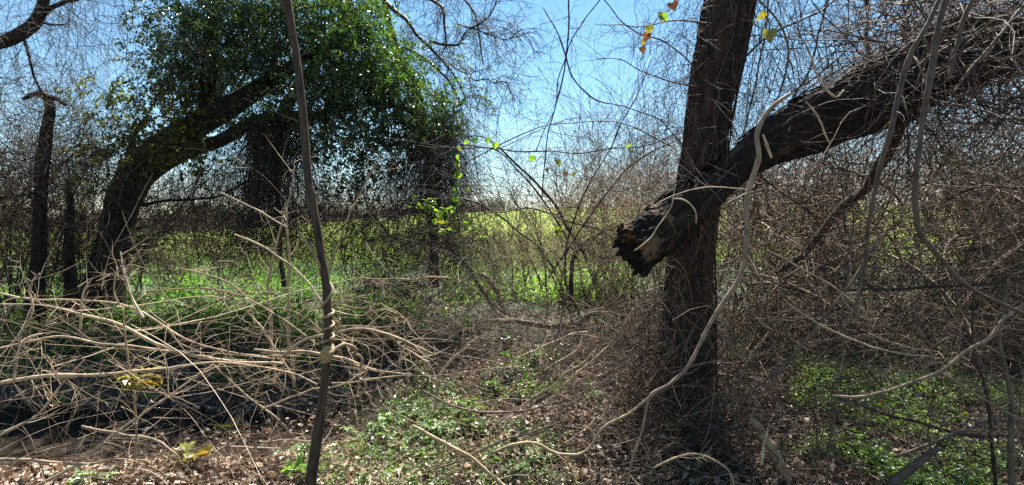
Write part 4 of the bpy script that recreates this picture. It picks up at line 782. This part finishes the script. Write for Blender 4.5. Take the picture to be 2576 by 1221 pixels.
thick('dark low brush tangled along the middle of the picture', 'brush_pile', 'dark', [
    (700, (860, 1200, 560, 760, 6, 8.5), dict(L=(.4, 1.3), r=(.0015, .007), wig=.6)),
    (480, (300, 860, 530, 650, 8, 10.5), dict(L=(.4, 1.3), r=(.002, .006), wig=.6)),
    (450, (860, 1250, 700, 850, 5.5, 8), dict(L=(.3, 1.), r=(.0015, .006), wig=.5, bias=(1, 0, 0)))], cat='brush')
thick('pale and brown dead twigs heaped across the litter toward the trunk base', 'brush_pile', 'mixed', [
    (210, (880, 1640, 750, 880, 4.8, 7.4), dict(L=(.3, 1.2), r=(.0015, .006), wig=.5, bias=(.5, 0, -.1))),
    (150, (1400, 1680, 760, 1050, 3.9, 5.2), dict(L=(.3, .9), r=(.001, .004), wig=.6))], cat='brush')
thick('grey and brown twigs tangled at the far left', 'thicket', 'dark', [
    (1000, (-150, 330, 350, 740, 6.5, 10), dict(L=(.5, 1.6), r=(.002, .008), wig=.6)), (300, (-150, 330, 250, 500, 6.5, 9), dict(L=(.5, 1.6), r=(.002, .006), wig=.5))])
thick('pale bleached twigs of the fallen pile at lower left', 'brush_pile', 'pale', [
    (20, (-150, 440, 760, 940, 2.2, 3.2), dict(L=(.6, 1.5), r=(.001, .0042), wig=.2, bias=(2, .2, -.2), iso=.7, ch=3, grav=0)),
    (30, (-150, 470, 720, 940, 2.2, 3.2), dict(L=(.2, .6), r=(.0008, .0024), wig=.25, bias=(.1, 0, .8), iso=.6, ch=2, grav=0)),
    (9, (350, 800, 870, 920, 2.3, 3.), dict(L=(.3, .8), r=(.0008, .003), wig=.25, bias=(1.5, 0, -.1), iso=.6, ch=3, grav=0)),
    (30, (450, 800, 740, 900, 2.6, 3.4), dict(L=(.2, .5), r=(.0008, .002), wig=.25, ch=3)),
    (14, (-150, 160, 950, 1250, 2., 2.8), dict(L=(.3, .9), r=(.0008, .0034), wig=.25, bias=(1.5, 0, .8), iso=.6, ch=3, grav=0)),
    (22, (820, 1080, 800, 940, 2.4, 3.4), dict(L=(.2, .6), r=(.0008, .0024), wig=.3, bias=(.8, 0, 0), ch=2))], cat='brush')
thick('dead twigs coloured pale as if sunlit, deep in the thicket beyond the log', 'thicket', 'weed', [  # lighter twig colour stands in for sunlight on this far layer
    (1700, (1790, 2750, 420, 700, 6, 12), dict(L=(.5, 1.5), r=(.002, .006), wig=.6)),
    (400, (2300, 2750, 300, 700, 5, 9), dict(L=(.4, 1.3), r=(.0015, .005), wig=.6))])
g = Geo(); n = 2600
x = rng.uniform(-105, 0, n); y = 112+rng.uniform(-6, 10, n)+.1*x; zt = 3.4+1.6*vnoise(x*.12, y*0)+.9*vnoise(x*.45, y*0+3)
st = np.stack([x, y, gh(x, y)+rng.uniform(0, 1, n)*zt*.55], 1)
a = walk(st, nrm(rng.normal(size=(n, 3))*.5+[0, 0, 1]), zt*.5, 5, .25); ra = taper(rng.uniform(.02, .06, n), 5, .4); g.tubes(a, ra, 3)
sA, dA, LA, rA = sprout(a, ra, 7, .1, 1, .8, (.3, .7), .6); g.tubes(walk(sA, dA, LA, 4, .3), taper(np.maximum(rA, .02), 4), 3)
solo('far_wood', g, M['twig'], 'grey leafless wood along the far edge of the field, left side', 'wood', kind='stuff')
thick('hanging mat of dead vines and debris bulging down the left side of the big trunk', 'vine_mat', 'bramble', [
    (260, (1610, 1715, 640, 1060, 4.0, 4.7), dict(L=(.3, .9), r=(.0015, .007), wig=.5, bias=(0, 0, -1.3), ch=3)),
    (260, (1600, 1800, 440, 760, 4.0, 4.9), dict(L=(.3, .9), r=(.001, .004), wig=.5, bias=(0, 0, -1), ch=3)),
    (260, (1600, 1900, 930, 1120, 3.7, 4.7), dict(L=(.3, .9), r=(.0015, .006), wig=.5, bias=(0, 0, -.2), ch=3))], cat='vines')
thick('dark vines draped over the raised right end of the log', 'vine_mat', 'dark', [
    (260, (2180, 2700, 60, 330, 3.1, 3.7), dict(L=(.3, 1.1), r=(.0015, .006), wig=.5, ch=3)),
    (120, (1750, 2250, 200, 480, 3.3, 4.), dict(L=(.2, .7), r=(.001, .003), wig=.4, ch=2))], cat='vines')
thick('dark twigs and stems crowding the shaded far bank of the creek', 'brush_pile', 'dark', [
    (420, (-200, 800, 760, 900, 5.6, 8), dict(L=(.3, 1.1), r=(.0015, .006), wig=.5, ch=3)),
    (160, (-200, 900, 900, 1010, 4.6, 6), dict(L=(.2, .7), r=(.0015, .005), wig=.5, ch=3))], cat='brush')
thick('thick layered brown bramble canes arching through the thicket right of the big trunk', 'thicket', 'bramble', [
    (210, (1830, 2750, 420, 820, 4.6, 7), dict(L=(.9, 2.2), r=(.004, .014), wig=.35, ch=4, sides=5)),
    (300, (2080, 2750, 300, 640, 5.2, 7.5), dict(L=(.5, 1.6), r=(.002, .009), wig=.5, ch=3)),
    (160, (2250, 2750, -80, 300, 3.3, 4.6), dict(L=(.5, 1.6), r=(.002, .009), wig=.45, ch=3))])
thick('straw and brown scrub half hiding the field between the gap and the charred log', 'thicket', 'weed', [
    (420, (1400, 1730, 430, 660, 6.5, 9.5), dict(L=(.5, 1.4), r=(.0015, .005), wig=.4, bias=(0, 0, .5), ch=4)),
    (160, (1150, 1480, 570, 680, 8, 11), dict(L=(.4, 1.2), r=(.0015, .005), wig=.35, bias=(0, 0, .8), ch=3))])
thick('brown scrub stems standing in the herbs between the leaning tree and the gap', 'thicket', 'bramble', [
    (420, (280, 1180, 540, 690, 7.5, 11), dict(L=(.5, 1.5), r=(.002, .007), wig=.35, bias=(0, 0, .8), ch=4))])
thick('dark stems criss-crossing low over the bright green ground cover', 'thicket', 'bramble', [
    (190, (1880, 2750, 720, 1150, 2.9, 4.4), dict(L=(.4, 1.3), r=(.0012, .005), wig=.4, ch=3)),
    (700, (1830, 2750, 400, 640, 6.5, 9.5), dict(L=(.5, 1.7), r=(.003, .012), wig=.5, ch=3))])
thick('straggly dead stems standing in the brush around the litter patch', 'brush_pile', 'mixed', [
    (110, (1080, 1640, 820, 960, 4.2, 6.4), dict(L=(.3, 1.1), r=(.0015, .0045), wig=.3, bias=(.2, 0, .5), ch=3)),
    (90, (1250, 1640, 900, 1100, 3.3, 4.6), dict(L=(.3, 1.), r=(.001, .004), wig=.3, bias=(.6, 0, .3), ch=3))], cat='brush')
# ------------------------------------------------------------------ ground cover, litter, dead twigs on the ground
def gpts(n, box, up=0.):
    """uniform in ground area inside an image box"""
    u0, u1, v0, v1 = box
    d0, d1 = CAMZ*FOC/(v1-560), CAMZ*FOC/max(v0-560, 5)
    y = np.exp(rng.uniform(math.log(d0), math.log(d1), n)); x = (rng.uniform(u0, u1, n)-FW/2)/FOC*y
    return np.stack([x, y, gh(x, y)+up], 1)
g = Geo()
for n, box in ((26000, (300, 2750, 880, 1290)), (14000, (-200, 2750, 740, 900)), (3000, (-300, 700, 1150, 1300))):
    p = gpts(n, box); k = (creek_d(p[:, 0], p[:, 1]) > np.where(p[:, 1] > 5.3, .6, .95)) | (rng.random(n) < .22)
    p = p[k]; n = len(p); p[:, 2] = np.maximum(p[:, 2], -.25)+rng.uniform(.004, .045, n)
    g.leaves(p, rng.normal(size=(n, 3))*[1, 1, .35], rng.normal(size=(n, 3))*.45+[0, 0, 1], rng.uniform(.025, .075, n), rng.uniform(.35, .75, n), 'ribbed', rng.uniform(-.3, .35, n))
solo('leaf_litter', g, M['litter'], 'brown and pinkish dead leaves covering the woodland floor', 'leaf litter', kind='stuff', smooth=False)
g = Geo()
for n, box, L, r in ((4600, (300, 2750, 850, 1290), (.08, .5), (.001, .005)), (2600, (700, 2750, 740, 900), (.2, .7), (.0015, .005)), (500, (-200, 700, 1000, 1290), (.1, .5), (.001, .003))):
    p = gpts(n, box, .03); p[:, 2] += rng.uniform(0, .08, n); a = clampg(walk(p, nrm(rng.normal(size=(n, 3))*[1, .7, .25]), rng.uniform(*L, n), 7, .4, -.12), .008)
    ra = taper(rng.uniform(0, 1, n)**2*(r[1]-r[0])+r[0], 7, .5); g.tubes(a, ra, 3)
    s, dd, LL, rr = sprout(a, ra, 2, .1, .9, .8, (.2, .6), .7); g.tubes(clampg(walk(s, dd, LL, 5, .4), .006), taper(rr, 5, .5), 3)
solo('dead_twigs', g, M['mixed'], 'small dead twigs strewn over the leaf litter', 'twigs', kind='stuff')
def cover(label, name, mt, specs, cat='ground cover'):
    g = Geo(); st = Geo()
    for (n, box, h_, size, m) in specs:
        p = gpts(n, box); x, y = p[:, 0], p[:, 1]
        k = (vnoise(x*1.1+3, y*1.1)+.6*vnoise(x*3, y*3+8) > (-.25 if box[0] < 1900 else -.12)) & (creek_d(x, y) > np.where(y > 5.4, .5, .9)); p = p[k]; n = len(p)
        hh = h_*(.45+.55*rng.random(n))*(.75+.5*vnoise(p[:, 0]*1.5, p[:, 1]*1.5, 4))
        a = walk(p, nrm(rng.normal(size=(n, 3))*.35+[0, 0, 1]), hh, 5, .25)
        st.tubes(a, taper(np.full(n, .0014), 5, .6), 3)
        kk = rng.integers(1, 5, (n, m)); pos = a[np.arange(n)[:, None], kk].reshape(-1, 3)+rng.normal(size=(n*m, 3))*[.01, .01, .006]
        ax = rng.normal(size=(n*m, 3))*[1, 1, .3]+[0, 0, .15]
        g.leaves(pos, ax, rng.normal(size=(n*m, 3))*.35+[0, 0, 1], rng.uniform(*size, n*m), .55, 'oval', .1)
    g.v += []; off = g.n
    o = solo(name, g, M[mt], label, cat, kind='stuff', smooth=False)
    return o
cover('lush green herbs carpeting the ground left of the thin pole', 'undergrowth', 'green', [
    (6500, (300, 1050, 668, 880), .55, (.045, .08), 11), (2600, (-200, 320, 650, 830), .45, (.045, .075), 10), (1500, (-250, 1050, 790, 960), .3, (.035, .06), 9)])
cover('sunlit lime-green herbs in the gap beyond the fallen white branch', 'undergrowth', 'lime', [
    (3400, (1120, 1600, 640, 770), .55, (.045, .085), 11), (1600, (250, 1000, 640, 680), .5, (.045, .08), 9), (900, (1480, 1700, 630, 740), .4, (.03, .06), 8)])
cover('bright small-leaved green ground cover in the lower right corner', 'undergrowth', 'lime', [
    (4300, (2000, 2850, 900, 1290), .16, (.024, .046), 10), (2600, (1850, 2800, 780, 960), .2, (.02, .04), 9), (1500, (1850, 2800, 640, 780), .3, (.03, .06), 8)])
cover('paler bluish-green patches in the ground cover at lower right', 'undergrowth', 'silver', [(3300, (2050, 2850, 900, 1290), .17, (.022, .042), 10)])
cover('pale green creeping leaves over the litter right of the sapling foot', 'undergrowth', 'silver', [
    (360, (880, 1150, 990, 1150), .12, (.02, .042), 9), (330, (740, 1150, 1080, 1260), .10, (.018, .035), 8), (260, (1200, 1450, 1080, 1260), .10, (.018, .038), 8), (240, (1220, 1420, 860, 1020), .12, (.025, .045), 7)])
g = Geo()       # grass blades in the sunny spots
p = gpts(2600, (800, 1250, 960, 1270)); n = len(p); g.leaves(p, rng.normal(size=(n, 3))*[.8, .8, .2]+[0, 0, .9], rng.normal(size=(n, 3)), rng.uniform(.04, .12, n), .06, 'blade', .2)
solo('grass', g, M['lime'], 'thin grass blades among the litter right of the sapling foot', 'grass', kind='stuff', smooth=False)
g = Geo()       # dry weeds at the field edge
p = gpts(3600, (1000, 1800, 620, 690)); n = len(p); a = walk(p, nrm(rng.normal(size=(n, 3))*.3+[0, 0, 1]), rng.uniform(.4, 1.3, n), 6, .2); g.tubes(a, taper(np.full(n, .005), 6, .4), 3)
s, dd, L, r = sprout(a, taper(np.full(n, .005), 6, .4), 4, .3, 1, .7, (.15, .4), .7); g.tubes(walk(s, dd, L, 4, .3), taper(r, 4), 3)
p = gpts(2200, (-200, 1000, 615, 665)); n = len(p); g.tubes(walk(p, nrm(rng.normal(size=(n, 3))*.3+[0, 0, 1]), rng.uniform(.3, 1., n), 6, .2), taper(np.full(n, .006), 6, .4), 3)
solo('dry_weeds', g, M['weed'], 'band of dry brown weeds between the green herbs and the field', 'weeds', kind='stuff')
g = Geo()
p = np.stack([rng.uniform(-14, 16, 9000), rng.uniform(19, 42, 9000)], 1); k = rng.random(9000) < 1; n = 9000
p = np.column_stack([p, gh(p[:, 0], p[:, 1])]); g.leaves(p, rng.normal(size=(n, 3))*.35+[0, 0, 1], rng.normal(size=(n, 3)), rng.uniform(.15, .4, n), .12, 'blade', .2)
solo('grass', g, M['lime'], 'long grass at the near edge of the green field', 'grass', kind='stuff', smooth=False)
# ------------------------------------------------------------------ small leafy plants, one by one
def plant(u, v, hpx, label, n=4, mt='green', size=(.03, .055), m=9, spread=.5, kind='ribbed', wid=.5, name='leafy_plant', d=None, cat='plant', droop=0., smt='green'):
    b = G(u, v) if d is None else P(u, v, d); dd = b[1]; t = thing(name, b, label, cat)
    Hh = hpx/FOC*dd; st = b+rng.normal(size=(n, 3))*[.03, .03, 0]
    a = walk(st, nrm(rng.normal(size=(n, 3))*spread+[0, 0, 1]), Hh*rng.uniform(.6, 1.1, n), 9, .15, droop)
    g = Geo(); g.tubes(a, taper(np.full(n, .0022), 9, .5), 4); part('stem', g, M['weed'], t)
    size = (size[0]*1.25, size[1]*1.25); k = rng.integers(3, 9, (n, m)); k[:, :4] = 8; pos = a[np.arange(n)[:, None], k].reshape(-1, 3); N = len(pos)
    g = Geo(); ax = rng.normal(size=(N, 3))*[1, 1, .25]+[0, 0, .2-abs(droop)]
    g.leaves(pos, ax, rng.normal(size=(N, 3))*.3+[0, 0, 1], rng.uniform(*size, N), wid, kind, .12); part('leaves', g, M[mt], t, smooth=False)
for a in [
    (1340, 930, 50, 'leafy seedling clump with pale green tops at the middle of the litter patch', 6, 'silver', (.04, .075), 12),
    (1385, 925, 60, 'tallest pale-topped seedling clump, right side of the litter patch', 6, 'silver', (.04, .075), 12),
    (1290, 925, 45, 'green seedling left of the pale-topped clumps', 4, 'green', (.035, .06), 9),
    (1320, 1000, 60, 'plant with large drooping green leaves below the pale-topped clumps', 4, 'lime', (.05, .08), 6),
    (1380, 1000, 50, 'dark green seedling right of the drooping-leaved plant', 5, 'green', (.035, .06), 9),
    (1265, 875, 40, 'small dark-leaved plant in the shade just above the litter patch', 5, 'privet2', (.04, .07), 9),
    (1180, 835, 36, 'small plant with hanging yellow-green leaves behind the litter patch', 5, 'lime', (.07, .11), 8),
    (1120, 800, 32, 'small yellow-green plant in the brush left of the hanging-leaved one', 4, 'lime', (.06, .1), 7),
    (1150, 1060, 55, 'slender green-leaved plant in the middle foreground litter', 5, 'green', (.03, .05), 10),
    (1180, 1090, 50, 'slender dark-leaved plant right beside the middle foreground one', 5, 'privet2', (.03, .05), 10),
    (1060, 980, 40, 'dark-leaved seedling at the left rim of the litter patch', 5, 'privet2', (.04, .06), 9),
    (1000, 1080, 60, 'largest pale silver-green plant right of the sapling foot', 6, 'silver', (.03, .06), 10),
    (940, 1110, 50, 'silver-green plant nearest the right side of the sapling foot', 7, 'silver', (.03, .06), 12),
    (1080, 1110, 46, 'silver-green plant under the sloping brown branch', 7, 'silver', (.03, .06), 12),
    (1025, 1165, 50, 'upright bright lime shoot in the bottom foreground', 1, 'lime', (.04, .06), 16),
    (1340, 1165, 50, 'pale-leaved plant at the bottom centre under the bowed twig', 6, 'silver', (.025, .045), 12),
    (1320, 1205, 36, 'low pale rosette plant at the bottom edge, centre', 6, 'silver', (.03, .05), 12),
    (740, 1160, 50, 'broad-leaved green plant at the left side of the sapling foot', 6, 'silver', (.05, .09), 7),
    (755, 1200, 40, 'darker broad-leaved plant at the very foot of the sapling', 5, 'green', (.05, .08), 6),
    (590, 1105, 46, 'plant with drooping green and yellow leaves on the creek edge', 4, 'yellow', (.05, .08), 9),
    (480, 1180, 60, 'yellow and orange leaved seedling in the creek', 3, 'yellow', (.06, .1), 5),
    (225, 1225, 40, 'pale small-leaved plant at the bottom left of the creek', 6, 'silver', (.03, .05), 8),
    (1720, 1070, 60, 'shaded blue-green leafy plant at the foot of the vine-matted trunk', 8, 'green', (.03, .055), 12),
    (1800, 1040, 50, 'second shaded leafy plant right of the trunk foot', 6, 'green', (.03, .055), 12),
    (1500, 1010, 36, 'small grey-green plant between the litter patch and the big trunk', 6, 'silver', (.03, .05), 10),
    (1240, 990, 40, 'small seedling in the centre of the litter', 4, 'green', (.03, .05), 8)]:
    plant(*a)
plant(375, 990, 50, 'twig with orange and yellow-green leaves above the dark creek', 4, 'yellow', (.05, .08), 6, d=2.5, name='leafy_shoot')
plant(1078, 540, 50, 'bright lime leafy shoot in front of the dark vine curtain', 6, 'lime', (.05, .08), 12, d=7, name='leafy_shoot')
plant(1100, 600, 60, 'lime shoot lower down, right of the dark vine curtain', 5, 'lime', (.05, .08), 10, d=7, name='leafy_shoot')
plant(1185, 600, 40, 'small lime leafy shoot against the field', 5, 'lime', (.04, .07), 10, d=7, name='leafy_shoot')
# heart-leaved creepers
def creeper(label, pts, leaves, d, mt='lime', size=.11):
    b = P(*pts[-1], d); t = thing('heart_leaved_vine', b, label, 'vine'); g = Geo(); q = P(*np.array(pts, float).T, d)
    q = spline(q, 40); g.tubes(q[None], np.full((1, 40), .003), 4); part('stem', g, M['dark'], t)
    for (u, v, s_, m_) in leaves:
        g = Geo(); p = P(u, v-s_*.3, d-.05); ax = np.array([rng.normal()*.35, rng.normal()*.3, -1]); no = np.array([rng.normal()*.7, -1, rng.normal()*.4])
        kq = np.argmin(((q-p)**2).sum(1)); md = (q[kq]+p)/2+[0, 0, .01]; g.tubes(np.array([[q[kq], md, p+nrm(ax)*.004]]), np.full((1, 3), .0013), 3)
        g.leaves(p[None], ax[None], no[None], np.array([s_/FOC*d]), .95, 'heart', rng.uniform(.1, .3)); part('leaf', g, M[m_], t, smooth=False)
creeper('chain of heart-shaped leaves hanging down the left side of the sky gap', [(1246, 366), (1205, 350), (1170, 362), (1155, 395), (1152, 440), (1150, 480), (1144, 530)],
        [(1175, 357, 13, 'lime'), (1195, 351, 16, 'privet2'), (1222, 352, 18, 'lime'), (1244, 364, 18, 'lime'), (1158, 372, 14, 'olive'), (1155, 396, 15, 'lime'), (1150, 413, 16, 'privet'), (1156, 414, 12, 'lime'), (1148, 430, 18, 'privet'), (1156, 440, 18, 'lime'), (1147, 444, 16, 'privet'), (1154, 462, 15, 'privet'), (1145, 474, 15, 'lime'), (1150, 487, 17, 'privet'), (1146, 500, 17, 'privet2'), (1152, 512, 16, 'privet'), (1141, 526, 18, 'lime'), (1174, 474, 12, 'olive')], 6)
creeper('row of yellow and rust heart-shaped leaves hanging near the top, left of the big trunk', [(1700, -20), (1690, 20), (1660, 40), (1635, 75), (1625, 100), (1610, 130)],
        [(1690, 14, 26, 'rust'), (1656, 38, 26, 'yellow'), (1664, 46, 22, 'lime'), (1632, 72, 22, 'yellow'), (1630, 90, 20, 'rust'), (1618, 102, 18, 'yellow'), (1614, 124, 18, 'rust'), (1602, 148, 10, 'olive')], 3.6)
creeper('two large yellow-green heart-shaped leaves high to the right of the big trunk', [(1930, -20), (1922, 20), (1935, 60), (1936, 100)], [(1920, 36, 26, 'yellow'), (1934, 84, 34, 'yellow')], 3.2)
creeper('few scattered leaves on a vine before the bare saplings', [(1330, 380), (1340, 395), (1400, 400), (1440, 440), (1530, 368)], [(1341, 397, 18, 'lime'), (1402, 408, 18, 'olive'), (1423, 437, 14, 'litter'), (1443, 437, 14, 'yellow'), (1582, 366, 14, 'lime'), (1374, 427, 12, 'litter')], 6)
creeper('lone yellow leaves on a stem low over the field', [(1390, 560), (1400, 580), (1420, 610)], [(1402, 584, 18, 'yellow'), (1408, 578, 16, 'lime')], 6)
creeper('yellow-green leaves on the vine beside the leafy shoot', [(1085, 520), (1100, 545), (1115, 560)], [(1100, 545, 22, 'lime'), (1108, 556, 16, 'yellow'), (1092, 556, 14, 'lime')], 6.2)
